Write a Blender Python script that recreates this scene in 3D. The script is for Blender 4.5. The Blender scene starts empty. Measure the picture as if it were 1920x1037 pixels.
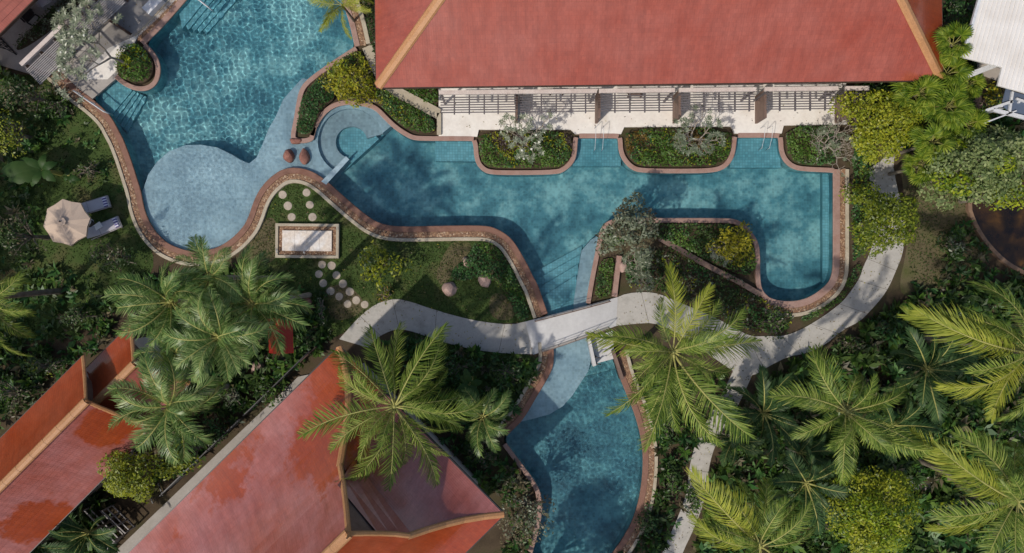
import bpy, math, random
import numpy as np
from mathutils import Vector, Matrix
from mathutils.geometry import tessellate_polygon, delaunay_2d_cdt

# ------------------------------------------------------------------ camera, sky, sun, exposure
sc = bpy.context.scene
H = 44.0                       # drone height over the garden
MPP = 60.0 / 1920.0            # metres per photo pixel on the ground
cam = bpy.data.cameras.new('camera')
cam_o = bpy.data.objects.new('camera', cam)
sc.collection.objects.link(cam_o)
cam_o.location = (0, 0, H)
cam.sensor_fit = 'HORIZONTAL'
cam.angle = 2 * math.atan(30.0 / H)
cam.clip_start = 0.5
cam.clip_end = 600
sc.camera = cam_o

SUN_EL = math.radians(52)
SUN_AZ = math.radians(225)
world = bpy.data.worlds.new('World')
sc.world = world
world.use_nodes = True
wn = world.node_tree
bg = wn.nodes['Background']
sky = wn.nodes.new('ShaderNodeTexSky')
sky.sky_type = 'NISHITA'
sky.sun_disc = False
sky.sun_elevation = SUN_EL
sky.sun_rotation = SUN_AZ
sky.dust_density = 2.0
wn.links.new(sky.outputs[0], bg.inputs[0])
bg.inputs[1].default_value = 0.125

sd = Vector((math.sin(SUN_AZ) * math.cos(SUN_EL), math.cos(SUN_AZ) * math.cos(SUN_EL), math.sin(SUN_EL)))
sun = bpy.data.lights.new('sun', 'SUN')
sun.energy = 3.0
sun.angle = math.radians(1.0)
sun.color = (1.0, 0.93, 0.83)
sun.cycles.is_caustics_light = True
sun_o = bpy.data.objects.new('sun', sun)
sun_o.rotation_euler = (-sd).to_track_quat('-Z', 'Y').to_euler()
sc.collection.objects.link(sun_o)

sc.view_settings.view_transform = 'Standard'
sc.view_settings.look = 'None'
sc.view_settings.gamma = 1
sc.view_settings.use_curve_mapping = False
sc.view_settings.exposure = -0.06
sc.cycles.use_denoising = True
sc.cycles.max_bounces = 8
sc.cycles.transparent_max_bounces = 8

# ------------------------------------------------------------------ helpers
rs = np.random.RandomState(7)
random.seed(7)

def fz(z): return (H - z) / H
def P(px, py, z=0.0):
    f = fz(z)
    return Vector(((px - 960) * MPP * f, (518.5 - py) * MPP * f, z))
def P2(px, py, z=0.0):
    p = P(px, py, z)
    return (p.x, p.y)
def poly(pts, z=0.0): return [P2(a, b, z) for a, b in pts]

def tag(o, label=None, cat=None, group=None, kind=None):
    if label: o['label'] = label
    if cat: o['category'] = cat
    if group: o['group'] = group
    if kind: o['kind'] = kind
    return o

ORG = {}
def thing(name, label, cat, loc, group=None):
    o = bpy.data.objects.new(name, None)
    sc.collection.objects.link(o)
    o.location = loc
    o.empty_display_size = 0.3
    ORG[o.name] = Vector(loc)
    return tag(o, label, cat, group)

def link(name, me, mat, parent=None, origin=None, kind=None):
    if mat is not None and len(me.materials) == 0:
        me.materials.append(mat)
    o = bpy.data.objects.new(name, me)
    sc.collection.objects.link(o)
    if parent is not None:
        o.parent = parent
        ORG[o.name] = ORG.get(parent.name, Vector((0, 0, 0)))
    elif origin is not None:
        o.location = origin
        ORG[o.name] = Vector(origin)
    if kind: o['kind'] = kind
    return o

def np_mesh(name, V, F, smooth=False):
    me = bpy.data.meshes.new(name)
    V = np.ascontiguousarray(V, dtype=np.float32); F = np.ascontiguousarray(F, dtype=np.int32)
    n, k = F.shape
    me.vertices.add(len(V)); me.vertices.foreach_set('co', V.ravel())
    me.loops.add(n * k); me.loops.foreach_set('vertex_index', F.ravel())
    me.polygons.add(n)
    me.polygons.foreach_set('loop_start', np.arange(0, n * k, k, dtype=np.int32))
    me.polygons.foreach_set('loop_total', np.full(n, k, dtype=np.int32))
    if smooth: me.polygons.foreach_set('use_smooth', np.ones(n, dtype=bool))
    me.update(calc_edges=True)
    return me

def obj_np(name, V, F, mat, parent=None, origin=None, kind=None, smooth=False):
    off = ORG.get(parent.name, Vector((0, 0, 0))) if parent is not None else Vector(origin or (0, 0, 0))
    me = np_mesh(name, np.asarray(V) - np.array(off)[None, :], F, smooth)
    return link(name, me, mat, parent, origin, kind)

class MB:
    def __init__(s): s.v = []; s.f = []; s.uv = []
    def add(s, verts, faces):
        b = len(s.v); s.v += [tuple(v) for v in verts]; s.f += [tuple(i + b for i in f) for f in faces]
        return s
    def box(s, c, d, rz=0.0, bevel=0):
        cx, cy, cz = c; hx, hy, hz = d[0] / 2, d[1] / 2, d[2] / 2
        ca, sa = math.cos(rz), math.sin(rz)
        vs = []
        for z in (-hz, hz):
            for x, y in ((-hx, -hy), (hx, -hy), (hx, hy), (-hx, hy)):
                vs.append((cx + x * ca - y * sa, cy + x * sa + y * ca, cz + z))
        return s.add(vs, [(3, 2, 1, 0), (4, 5, 6, 7), (0, 1, 5, 4), (1, 2, 6, 5), (2, 3, 7, 6), (3, 0, 4, 7)])
    def beam(s, a, b, w, h):
        a, b = Vector(a), Vector(b); d = (b - a).normalized()
        up = Vector((0, 0, 1)) if abs(d.z) < .95 else Vector((1, 0, 0))
        x = d.cross(up).normalized(); y = x.cross(d).normalized()
        vs = [p + x * (i * w / 2) + y * (j * h / 2) for p in (a, b) for i, j in ((-1, -1), (1, -1), (1, 1), (-1, 1))]
        return s.add(vs, [(3, 2, 1, 0), (4, 5, 6, 7), (0, 1, 5, 4), (1, 2, 6, 5), (2, 3, 7, 6), (3, 0, 4, 7)])
    def tube(s, pts, rad, n=6):
        pts = [Vector(p) for p in pts]; m = len(pts)
        if not hasattr(rad, '__len__'): rad = [rad] * m
        vs = []; fs = []
        for i, p in enumerate(pts):
            d = (pts[min(i + 1, m - 1)] - pts[max(i - 1, 0)]).normalized()
            up = Vector((0, 0, 1)) if abs(d.z) < .9 else Vector((1, 0, 0))
            x = d.cross(up).normalized(); y = x.cross(d).normalized()
            for k in range(n):
                a = 2 * math.pi * k / n
                vs.append(p + (x * math.cos(a) + y * math.sin(a)) * rad[i])
        for i in range(m - 1):
            for k in range(n):
                fs.append((i * n + k, i * n + (k + 1) % n, (i + 1) * n + (k + 1) % n, (i + 1) * n + k))
        fs.append(tuple(range(n - 1, -1, -1))); fs.append(tuple((m - 1) * n + k for k in range(n)))
        return s.add(vs, fs)
    def lathe(s, c, prof, n=12):
        vs = []; fs = []
        for r, z in prof:
            for k in range(n):
                a = 2 * math.pi * k / n
                vs.append((c[0] + r * math.cos(a), c[1] + r * math.sin(a), c[2] + z))
        m = len(prof)
        for i in range(m - 1):
            for k in range(n):
                fs.append((i * n + k, i * n + (k + 1) % n, (i + 1) * n + (k + 1) % n, (i + 1) * n + k))
        fs.append(tuple((m - 1) * n + k for k in range(n)))
        return s.add(vs, fs)
    def sheet(s, pl, z):
        tris = tessellate_polygon([[Vector((x, y, 0)) for x, y in pl]])
        fs = []
        for t in tris:
            a, b, c = (pl[i] for i in t)
            cr = (b[0] - a[0]) * (c[1] - a[1]) - (b[1] - a[1]) * (c[0] - a[0])
            fs.append(tuple(t) if cr > 0 else tuple(reversed(t)))
        return s.add([(x, y, z) for x, y in pl], fs)
    def prism(s, pl, z0, z1):
        ar = sum(pl[i][0] * pl[(i + 1) % len(pl)][1] - pl[(i + 1) % len(pl)][0] * pl[i][1] for i in range(len(pl)))
        if ar < 0: pl = pl[::-1]
        s.sheet(pl, z1)
        n = len(pl)
        s.add([(x, y, z0) for x, y in pl] + [(x, y, z1) for x, y in pl],
              [(i, (i + 1) % n, n + (i + 1) % n, n + i) for i in range(n)])
        return s
    def ribbon(s, A, B):            # two rows of 3-D points
        n = len(A)
        return s.add(list(A) + list(B), [(i, i + 1, n + i + 1, n + i) for i in range(n - 1)])
    def build(s, name, mat, parent=None, origin=None, kind=None, smooth=False):
        off = ORG.get(parent.name, Vector((0, 0, 0))) if parent is not None else Vector(origin or (0, 0, 0))
        me = bpy.data.meshes.new(name)
        me.from_pydata([(x - off[0], y - off[1], z - off[2]) for x, y, z in s.v], [], s.f)
        if s.uv:
            ul = me.uv_layers.new(name='UVMap')
            li = np.zeros(len(me.loops), dtype=np.int32); me.loops.foreach_get('vertex_index', li)
            ul.data.foreach_set('uv', np.array(s.uv, dtype=np.float32)[li].ravel())
        if smooth:
            me.shade_smooth()
        me.update()
        return link(name, me, mat, parent, origin, kind)

def chaikin(p, it=2, closed=False):
    p = [tuple(q) for q in p]
    for _ in range(it):
        n = len(p); out = []
        if not closed: out.append(p[0])
        for i in range(n if closed else n - 1):
            a, b = p[i], p[(i + 1) % n]
            out.append(tuple(.75 * a[k] + .25 * b[k] for k in range(len(a))))
            out.append(tuple(.25 * a[k] + .75 * b[k] for k in range(len(a))))
        if not closed: out.append(p[-1])
        p = out
    return p

def resample(p, step=None, n=None):
    p = np.array(p, float); d = np.r_[0, np.cumsum(np.linalg.norm(np.diff(p, axis=0), axis=1))]
    if n is None: n = max(2, int(d[-1] / step) + 1)
    t = np.linspace(0, d[-1], n)
    return np.stack([np.interp(t, d, p[:, k]) for k in range(p.shape[1])], 1)

def offset(p, d, closed=False):     # positive = to the left of travel
    p = np.array(p, float)
    if closed: t = np.roll(p, -1, 0) - np.roll(p, 1, 0)
    else: t = np.gradient(p, axis=0)
    t /= np.linalg.norm(t, axis=1)[:, None] + 1e-9
    return p + d * np.stack([-t[:, 1], t[:, 0]], 1)

def inside(pts, pl):
    pts = np.asarray(pts); x, y = pts[:, 0], pts[:, 1]
    r = np.zeros(len(pts), bool); n = len(pl)
    for i in range(n):
        x1, y1 = pl[i]; x2, y2 = pl[(i + 1) % n]
        if y1 == y2: continue
        r ^= ((y1 > y) != (y2 > y)) & (x < (x2 - x1) * (y - y1) / (y2 - y1) + x1)
    return r

def scatter(pl, n, avoid=()):
    a = np.array(pl); lo, hi = a.min(0), a.max(0)
    out = np.zeros((0, 2)); tries = 0
    while len(out) < n and tries < 60:
        q = lo + rs.rand(n, 2) * (hi - lo); q = q[inside(q, pl)]
        for av in avoid:
            if len(q): q = q[~inside(q, av)]
        out = np.vstack([out, q]); tries += 1
    return out[:n]

def area(pl):
    a = np.array(pl); return abs(np.sum(a[:, 0] * np.roll(a[:, 1], -1) - np.roll(a[:, 0], -1) * a[:, 1])) / 2

def unit(v): return v / (np.linalg.norm(v, axis=-1, keepdims=True) + 1e-9)
def rdir(n, zmin=-1.0):
    v = unit(rs.normal(size=(n, 3)))
    v[:, 2] = np.where(v[:, 2] < zmin, -v[:, 2], v[:, 2])
    return v

def leaves(C, A, N, L, W, fold=.12):
    """one folded diamond per leaf"""
    A = unit(A); B = unit(np.cross(N, A)); N = np.cross(A, B)
    L = np.asarray(L)[:, None]; W = np.asarray(W)[:, None]
    V = np.stack([C - A * L * .5, C + B * W * .5 + N * W * fold - A * L * .05, C + A * L * .5 - N * L * .10, C - B * W * .5 + N * W * fold - A * L * .05], 1)
    n = len(C)
    return V.reshape(-1, 3), np.arange(n * 4).reshape(n, 4)

def merge(parts):
    Vs = []; Fs = []; b = 0
    for V, F in parts:
        Vs.append(V); Fs.append(F + b); b += len(V)
    return np.vstack(Vs), np.vstack(Fs)

# ------------------------------------------------------------------ materials
def new_mat(name):
    m = bpy.data.materials.new(name); m.use_nodes = True
    nt = m.node_tree; nt.nodes.clear()
    out = nt.nodes.new('ShaderNodeOutputMaterial')
    return m, nt, out

def nd(nt, typ, **kw):
    n = nt.nodes.new(typ)
    for k, v in kw.items():
        if k in n.inputs: n.inputs[k].default_value = v
        else: setattr(n, k, v)
    return n

def ramp(nt, src, stops):
    r = nt.nodes.new('ShaderNodeValToRGB')
    e = r.color_ramp.elements
    while len(e) < len(stops): e.new(.5)
    for i, (p, c) in enumerate(stops):
        e[i].position = p; e[i].color = (*c, 1)
    nt.links.new(src, r.inputs[0])
    return r.outputs[0]

def coords(nt, scale=(1, 1, 1), kind='Object'):
    g = nt.nodes.new('ShaderNodeNewGeometry') if kind == 'World' else nt.nodes.new('ShaderNodeTexCoord')
    mp = nt.nodes.new('ShaderNodeMapping'); mp.inputs['Scale'].default_value = scale
    nt.links.new(g.outputs['Position' if kind == 'World' else kind], mp.inputs[0])
    return mp.outputs[0]

def noise(nt, vec, scale, detail=4, rough=.55):
    n = nt.nodes.new('ShaderNodeTexNoise'); n.inputs['Scale'].default_value = scale
    n.inputs['Detail'].default_value = detail; n.inputs['Roughness'].default_value = rough
    nt.links.new(vec, n.inputs['Vector'])
    return n.outputs['Fac']

def mixc(nt, fac, a, b, mode='MIX'):
    m = nt.nodes.new('ShaderNodeMix'); m.data_type = 'RGBA'; m.blend_type = mode
    for s, v in ((m.inputs[0], fac), (m.inputs[6], a), (m.inputs[7], b)):
        if isinstance(v, (int, float)): s.default_value = v
        elif isinstance(v, tuple): s.default_value = (*v, 1)
        else: nt.links.new(v, s)
    return m.outputs[2]

def math_n(nt, op, a, b=None, clamp=False):
    m = nt.nodes.new('ShaderNodeMath'); m.operation = op; m.use_clamp = clamp
    for i, v in enumerate((a, b)):
        if v is None: continue
        if isinstance(v, (int, float)): m.inputs[i].default_value = v
        else: nt.links.new(v, m.inputs[i])
    return m.outputs[0]

def bump(nt, h, strength=.4, dist=.02):
    b = nt.nodes.new('ShaderNodeBump'); b.inputs['Strength'].default_value = strength; b.inputs['Distance'].default_value = dist
    nt.links.new(h, b.inputs['Height'])
    return b.outputs[0]

def princ(nt, out, color, rough=.8, spec=.3, normal=None, metal=0, coat=0):
    b = nt.nodes.new('ShaderNodeBsdfPrincipled')
    if isinstance(color, tuple): b.inputs['Base Color'].default_value = (*color, 1)
    else: nt.links.new(color, b.inputs['Base Color'])
    if isinstance(rough, (int, float)): b.inputs['Roughness'].default_value = rough
    else: nt.links.new(rough, b.inputs['Roughness'])
    b.inputs['Specular IOR Level'].default_value = spec
    b.inputs['Metallic'].default_value = metal
    b.inputs['Coat Weight'].default_value = coat
    b.inputs['Coat Roughness'].default_value = .15
    if normal is not None: nt.links.new(normal, b.inputs['Normal'])
    nt.links.new(b.outputs[0], out.inputs[0])
    return b

def surf(name, c1, c2, scale=2.0, rough=.85, spec=.2, fine=40.0, bstr=.3, c3=None, metal=0, grain=.6):
    """mottled surface: broad stain + fine grain, world scaled"""
    m, nt, out = new_mat(name)
    v = coords(nt, kind='World')
    a = noise(nt, v, scale, 6, .6); f = noise(nt, v, fine, 3, .7)
    c = ramp(nt, a, [(.3, c1), (.7, c2)] if c3 is None else [(.28, c1), (.5, c2), (.72, c3)])
    g = ramp(nt, f, [(.25, (.62, .62, .62)), (.75, (1.3, 1.3, 1.3))])
    c = mixc(nt, grain, c, g, 'MULTIPLY')
    princ(nt, out, c, rough, spec, bump(nt, f, bstr, .01), metal)
    return m

def leafmat(name, ca, cb, cc=None, trans=.3, rough=.42, spec=.35, tscale=1.5):
    m, nt, out = new_mat(name)
    g = nt.nodes.new('ShaderNodeNewGeometry')
    oi = nt.nodes.new('ShaderNodeObjectInfo')
    v = coords(nt, kind='World')
    big = noise(nt, v, tscale, 2)
    t = math_n(nt, 'ADD', math_n(nt, 'MULTIPLY', g.outputs['Random Per Island'], .65), math_n(nt, 'MULTIPLY', big, .5))
    t = math_n(nt, 'ADD', t, math_n(nt, 'MULTIPLY', math_n(nt, 'SUBTRACT', oi.outputs['Random'], .5), .25))
    stops = [(.2, ca), (.85, cb)] if cc is None else [(.2, ca), (.62, cb), (.92, cc)]
    c = ramp(nt, t, stops)
    b = nt.nodes.new('ShaderNodeBsdfPrincipled')
    nt.links.new(c, b.inputs['Base Color'])
    b.inputs['Roughness'].default_value = rough; b.inputs['Specular IOR Level'].default_value = spec
    tr = nt.nodes.new('ShaderNodeBsdfTranslucent')
    tc = mixc(nt, 1.0, c, (1.25, 1.15, .55), 'MULTIPLY')
    nt.links.new(tc, tr.inputs[0])
    mx = nt.nodes.new('ShaderNodeMixShader'); mx.inputs[0].default_value = trans
    nt.links.new(b.outputs[0], mx.inputs[1]); nt.links.new(tr.outputs[0], mx.inputs[2])
    nt.links.new(mx.outputs[0], out.inputs[0])
    return m

M = {}
M['soil'] = surf('soil', (.035, .026, .018), (.085, .062, .040), .5, .95, .1, 14, .6, (.05, .055, .022))
M['dry_soil'] = surf('dry_soil', (.085, .068, .040), (.13, .11, .06), .8, .95, .1, 14, .6, (.085, .095, .032))
M['lawn'] = surf('lawn', (.034, .054, .016), (.058, .092, .026), .55, .95, .1, 30, .6, (.11, .095, .045))
M['grass'] = leafmat('grass', (.030, .052, .012), (.065, .105, .026), (.12, .13, .045), .2, .6, .2, .6)
M['concrete'] = surf('concrete', (.32, .30, .265), (.45, .425, .385), .9, .85, .2, 9, .08, (.40, .375, .34), grain=.3)
M['joint'] = surf('joint', (.14, .12, .10), (.20, .18, .15), 3)
M['terrace'] = surf('terrace', (.66, .60, .53), (.80, .76, .70), .6, .75, .25, 5, .05, (.74, .68, .62), grain=.22)
M['grey_deck'] = surf('grey_deck', (.33, .30, .27), (.42, .39, .36), .9, .8, .2, 8, .08, grain=.3)
M['coping_pink'] = surf('coping_pink', (.275, .165, .13), (.36, .235, .195), 1.6, .7, .25, 24, .2, (.31, .175, .135))
M['coping_red'] = surf('coping_red', (.16, .080, .054), (.24, .125, .088), 1.6, .65, .3, 24, .2, (.19, .088, .058))
M['cream'] = surf('cream', (.38, .32, .235), (.50, .44, .34), 1.6, .8, .2, 24, .2)
M['pebble_bed'] = surf('pebble_bed', (.17, .11, .075), (.27, .17, .11), 3, .9, .2, 30, .5)
M['rock'] = surf('rock', (.20, .085, .065), (.34, .17, .13), 3.0, .85, .2, 18, .7)
M['pale_rock'] = surf('pale_rock', (.36, .24, .20), (.48, .34, .29), 3.0, .85, .2, 18, .7)
M['marble'] = surf('marble', (.78, .73, .68), (.70, .60, .50), 1.1, .4, .4, 6, .05, (.82, .79, .76))
M['stone_step'] = surf('stone_step', (.36, .30, .24), (.50, .43, .35), 3.0, .9, .2, 18, .3)
M['wall'] = surf('wall', (.55, .48, .42), (.64, .57, .5), 1)
M['brown'] = surf('brown', (.15, .095, .075), (.22, .15, .12), 2, .7, .3, 20, .2)
M['dark_wood'] = surf('dark_wood', (.045, .026, .018), (.09, .05, .035), 3, .6, .3, 20, .2)
M['slat'] = surf('slat', (.10, .09, .095), (.16, .14, .145), 3, .6, .3, 20, .1)
M['slat_pale'] = surf('slat_pale', (.30, .28, .28), (.40, .37, .36), 3, .6, .3, 20, .1)
M['beam'] = surf('beam', (.55, .46, .42), (.68, .60, .56), 2, .6, .3, 20, .1)
M['black'] = surf('black', (.012, .012, .014), (.03, .03, .032), 3, .4, .4, 20, .1)
M['steel'] = surf('steel', (.55, .56, .58), (.68, .69, .7), 3, .35, .5, 20, .05)
M['white_paint'] = surf('white_paint', (.70, .70, .70), (.8, .8, .8), 2, .5, .4, 20, .05)
M['bark'] = surf('bark', (.13, .11, .085), (.25, .215, .17), 3, .95, .1, 14, .8)
M['pale_bark'] = surf('pale_bark', (.24, .20, .16), (.40, .35, .29), 3, .9, .15, 14, .6)
M['canvas'] = surf('canvas', (.52, .40, .31), (.58, .455, .36), .8, .9, .1, 60, .05)
M['deck'] = surf('deck', (.48, .47, .46), (.58, .57, .56), .7, .8, .2, 6, .05, grain=.2)
M['sling'] = surf('sling', (.44, .42, .45), (.52, .50, .53), 2, .8, .2, 60, .1)
M['red_tin'] = surf('red_tin', (.42, .03, .018), (.52, .045, .025), 2, .4, .4, 20, .1)

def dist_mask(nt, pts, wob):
    """soft patches with ragged edges round given places (tree reflections painted into the tile colour)"""
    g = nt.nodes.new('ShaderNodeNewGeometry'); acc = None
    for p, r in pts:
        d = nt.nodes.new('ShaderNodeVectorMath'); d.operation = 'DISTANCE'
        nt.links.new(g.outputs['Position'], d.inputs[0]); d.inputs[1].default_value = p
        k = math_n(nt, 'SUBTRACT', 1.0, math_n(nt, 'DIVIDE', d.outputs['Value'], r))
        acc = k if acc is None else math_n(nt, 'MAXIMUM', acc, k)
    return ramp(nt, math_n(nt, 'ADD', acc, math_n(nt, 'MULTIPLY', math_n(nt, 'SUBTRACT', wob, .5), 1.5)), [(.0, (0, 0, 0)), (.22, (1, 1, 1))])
def roof_mat(name, orange1, orange2, pale1, pale2, patches=()):
    m, nt, out = new_mat(name)
    uv = coords(nt, kind='UV')
    w = nt.nodes.new('ShaderNodeTexWave'); w.wave_type = 'BANDS'; w.bands_direction = 'X'; w.wave_profile = 'SIN'
    w.inputs['Scale'].default_value = 2.6; w.inputs['Distortion'].default_value = 0
    nt.links.new(uv, w.inputs['Vector'])
    v = coords(nt, kind='World')
    a = noise(nt, v, .28, 6, .6); f = noise(nt, v, 11, 4, .7); sp = noise(nt, v, 2.6, 5, .75); md = noise(nt, v, 1.1, 6, .65)
    # single tiles of slightly different firing
    br = nt.nodes.new('ShaderNodeTexBrick'); br.inputs['Scale'].default_value = 1.0; br.inputs['Brick Width'].default_value = .24; br.inputs['Row Height'].default_value = .29
    br.inputs['Mortar Size'].default_value = .010; br.inputs['Bias'].default_value = 0
    br.inputs['Color1'].default_value = (.94, .94, .94, 1); br.inputs['Color2'].default_value = (1.06, 1.06, 1.06, 1); br.inputs['Mortar'].default_value = (.88, .88, .88, 1)
    nt.links.new(uv, br.inputs['Vector'])
    g = ramp(nt, md, [(.3, orange1), (.7, orange2)])
    bl = ramp(nt, md, [(.3, pale1), (.7, pale2)])
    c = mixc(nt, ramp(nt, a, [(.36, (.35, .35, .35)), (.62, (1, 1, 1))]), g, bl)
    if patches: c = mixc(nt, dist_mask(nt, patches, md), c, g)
    c = mixc(nt, ramp(nt, sp, [(.60, (0, 0, 0)), (.80, (.5, .5, .5))]), c, (.17, .045, .028))
    c = mixc(nt, ramp(nt, f, [(.30, (.30, .30, .30)), (.48, (0, 0, 0))]), c, (.20, .06, .04))
    c = mixc(nt, 1.0, c, br.outputs['Color'], 'MULTIPLY')
    st = noise(nt, coords(nt, (3.2, .35, 1), 'UV'), 1.0, 5, .65)      # faint streaks washed down the slope
    c = mixc(nt, 1.0, c, ramp(nt, st, [(.32, (.80, .78, .76)), (.60, (1.0, 1.0, 1.0))]), 'MULTIPLY')
    h = math_n(nt, 'ADD', math_n(nt, 'MULTIPLY', w.outputs['Fac'], .7), math_n(nt, 'MULTIPLY', f, .3))
    pb = princ(nt, out, c, ramp(nt, a, [(.3, (.30, .30, .30)), (.7, (.45, .45, .45))]), .4, bump(nt, h, .12, .02), coat=.5)
    pb.inputs['Coat IOR'].default_value = 1.7; pb.inputs['Coat Roughness'].default_value = .12
    return m
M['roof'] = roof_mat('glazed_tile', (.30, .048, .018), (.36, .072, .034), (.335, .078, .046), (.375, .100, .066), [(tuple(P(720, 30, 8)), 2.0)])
M['roof_reflection'] = roof_mat('reflection_toned_tile', (.31, .042, .008), (.36, .060, .012), (.33, .052, .012), (.38, .078, .028))  # deeper orange paints tree reflections over whole slopes
M['roof_villa'] = roof_mat('weathered_sheen_tile', (.30, .046, .010), (.35, .062, .014), (.385, .135, .12), (.43, .175, .16),  # pink base paints sky sheen, orange patches paint tree reflections
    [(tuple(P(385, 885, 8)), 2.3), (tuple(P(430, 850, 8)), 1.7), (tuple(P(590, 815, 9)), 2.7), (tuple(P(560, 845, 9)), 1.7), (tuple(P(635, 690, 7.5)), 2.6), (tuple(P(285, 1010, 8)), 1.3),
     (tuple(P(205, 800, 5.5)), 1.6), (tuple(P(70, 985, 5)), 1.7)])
M['cap'] = surf('cap', (.42, .205, .085), (.49, .25, .115), 1.5, .45, .4, 14, .2)

def metal_roof():
    m, nt, out = new_mat('metal_roof')
    v = coords(nt, kind='World')
    a = noise(nt, v, .8, 5); c = ramp(nt, a, [(.3, (.66, .62, .57)), (.7, (.76, .73, .69))])
    princ(nt, out, c, .55, .4)
    return m
M['metal_roof'] = metal_roof()

def tile_mat(name, c1, c2, c3, grout, scale=.35, lo=.82, hi=1.15):
    m, nt, out = new_mat(name)
    v = coords(nt, kind='World')
    a = noise(nt, v, scale, 7, .62); b2 = noise(nt, v, 2.6, 3, .6)
    t = math_n(nt, 'ADD', math_n(nt, 'MULTIPLY', a, .8), math_n(nt, 'MULTIPLY', b2, .25))
    c = ramp(nt, t, [(.38, c1), (.50, c2), (.63, c3)])
    br = nt.nodes.new('ShaderNodeTexBrick'); br.offset = 0
    br.inputs['Scale'].default_value = 1.0
    br.inputs['Brick Width'].default_value = .16; br.inputs['Row Height'].default_value = .16
    br.inputs['Mortar Size'].default_value = .011; br.inputs['Bias'].default_value = 0
    br.inputs['Color1'].default_value = (lo, lo, lo, 1); br.inputs['Color2'].default_value = (hi, hi, hi, 1)
    br.inputs['Mortar'].default_value = (*grout, 1)
    nt.links.new(v, br.inputs['Vector'])
    c = mixc(nt, 1.0, c, br.outputs['Color'], 'MULTIPLY')
    princ(nt, out, c, .5, .3)
    return m
M['tile_deep'] = tile_mat('tile_deep', (.045, .165, .21), (.09, .275, .32), (.26, .51, .52), (1.08, 1.08, 1.08), .5)  # pale mottling stands for cloud reflections, put into the tile colour
M['tile_shaded'] = tile_mat('tile_shaded', (.027, .115, .155), (.052, .19, .235), (.12, .33, .36), (1.08, 1.08, 1.08), .5)  # darker copy of the pool tile, tree shade put into its colour
M['tile_shelf'] = tile_mat('tile_shelf', (.25, .345, .40), (.31, .42, .475), (.40, .52, .57), (1.03, 1.03, 1.03), .6, .86, 1.10)
M['tile_grey'] = tile_mat('tile_grey', (.23, .31, .35), (.27, .36, .40), (.31, .41, .45), (1.0, 1.0, 1.0), .6)
M['tile_step'] = tile_mat('tile_step', (.10, .32, .38), (.15, .40, .46), (.20, .47, .53), (.7, .7, .7), .5)

def water_mat():
    m, nt, out = new_mat('water')
    g = nt.nodes.new('ShaderNodeBsdfGlass'); g.inputs['IOR'].default_value = 1.33
    g.inputs['Roughness'].default_value = 0; g.inputs['Color'].default_value = (.93, .985, 1.0, 1)
    nt.links.new(g.outputs[0], out.inputs[0])
    return m
M['water'] = water_mat()
def pond_mat():
    m, nt, out = new_mat('pond_water')
    v = coords(nt, kind='World')
    c = ramp(nt, noise(nt, v, .9, 4), [(.35, (.020, .010, .004)), (.58, (.05, .024, .005)), (.72, (.12, .055, .009))])
    princ(nt, out, c, .03, .6)
    return m
M['pond'] = pond_mat()
def pebble_mat():
    m, nt, out = new_mat('pebble')
    g = nt.nodes.new('ShaderNodeNewGeometry')
    c = ramp(nt, g.outputs['Random Per Island'], [(.0, (.15, .08, .05)), (.5, (.25, .14, .08)), (.82, (.34, .21, .12)), (1.0, (.50, .38, .27))])
    princ(nt, out, c, .7, .3)
    return m
M['pebble'] = pebble_mat()
def towel_mat():
    m, nt, out = new_mat('striped_towel')
    v = coords(nt, kind='Object')
    w = nt.nodes.new('ShaderNodeTexWave'); w.wave_type = 'BANDS'; w.bands_direction = 'Y'
    w.inputs['Scale'].default_value = 2.1; w.inputs['Distortion'].default_value = .4; w.inputs['Phase Offset'].default_value = 1.2
    nt.links.new(v, w.inputs['Vector'])
    c = ramp(nt, w.outputs['Fac'], [(.45, (.09, .07, .24)), (.55, (.72, .70, .78))])
    princ(nt, out, c, .9, .1)
    return m
M['towel'] = towel_mat()
def canopy_blue():
    m, nt, out = new_mat('blue_sheet')
    princ(nt, out, (.10, .13, .19), .35, .4); return m
M['blue_sheet'] = canopy_blue()

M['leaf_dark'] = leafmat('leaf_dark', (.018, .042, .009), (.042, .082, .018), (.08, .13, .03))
M['leaf_hedge'] = leafmat('leaf_hedge', (.030, .080, .012), (.075, .16, .022), (.16, .26, .05))
M['leaf_deep'] = leafmat('leaf_deep', (.018, .062, .015), (.042, .125, .028), (.11, .22, .065))
M['leaf_lime'] = leafmat('leaf_lime', (.085, .125, .008), (.25, .29, .016), (.42, .42, .035), .32)
M['leaf_tree'] = leafmat('leaf_tree', (.06, .10, .008), (.20, .245, .016), (.34, .36, .035), .32)
M['leaf_bright'] = leafmat('leaf_bright', (.05, .105, .006), (.19, .265, .012), (.37, .41, .02), .32)
M['leaf_croton'] = leafmat('leaf_croton', (.09, .10, .006), (.31, .29, .014), (.52, .45, .035), .3)
M['leaf_olive'] = leafmat('leaf_olive', (.08, .125, .035), (.22, .28, .095), (.38, .42, .19), .28, .55)
M['leaf_grey'] = leafmat('leaf_grey', (.055, .075, .040), (.115, .145, .085), (.22, .245, .16), .2, .4, .45)
M['leaf_silver'] = leafmat('leaf_silver', (.10, .125, .075), (.20, .235, .15), (.33, .35, .25), .2, .35, .5)
M['leaf_purple'] = leafmat('leaf_purple', (.035, .024, .028), (.075, .05, .05), (.11, .085, .075))
M['leaf_rust'] = leafmat('leaf_rust', (.06, .05, .012), (.16, .12, .02), (.30, .16, .035))
M['leaf_brownish'] = leafmat('leaf_brownish', (.050, .047, .026), (.10, .088, .045), (.17, .14, .08), .2)
M['frond_coco'] = leafmat('frond_coco', (.06, .115, .018), (.195, .28, .045), (.40, .46, .11), .38, .45, .25)
M['frond_gold'] = leafmat('frond_gold', (.15, .20, .022), (.32, .36, .048), (.46, .46, .075), .38, .5, .22)
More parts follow.
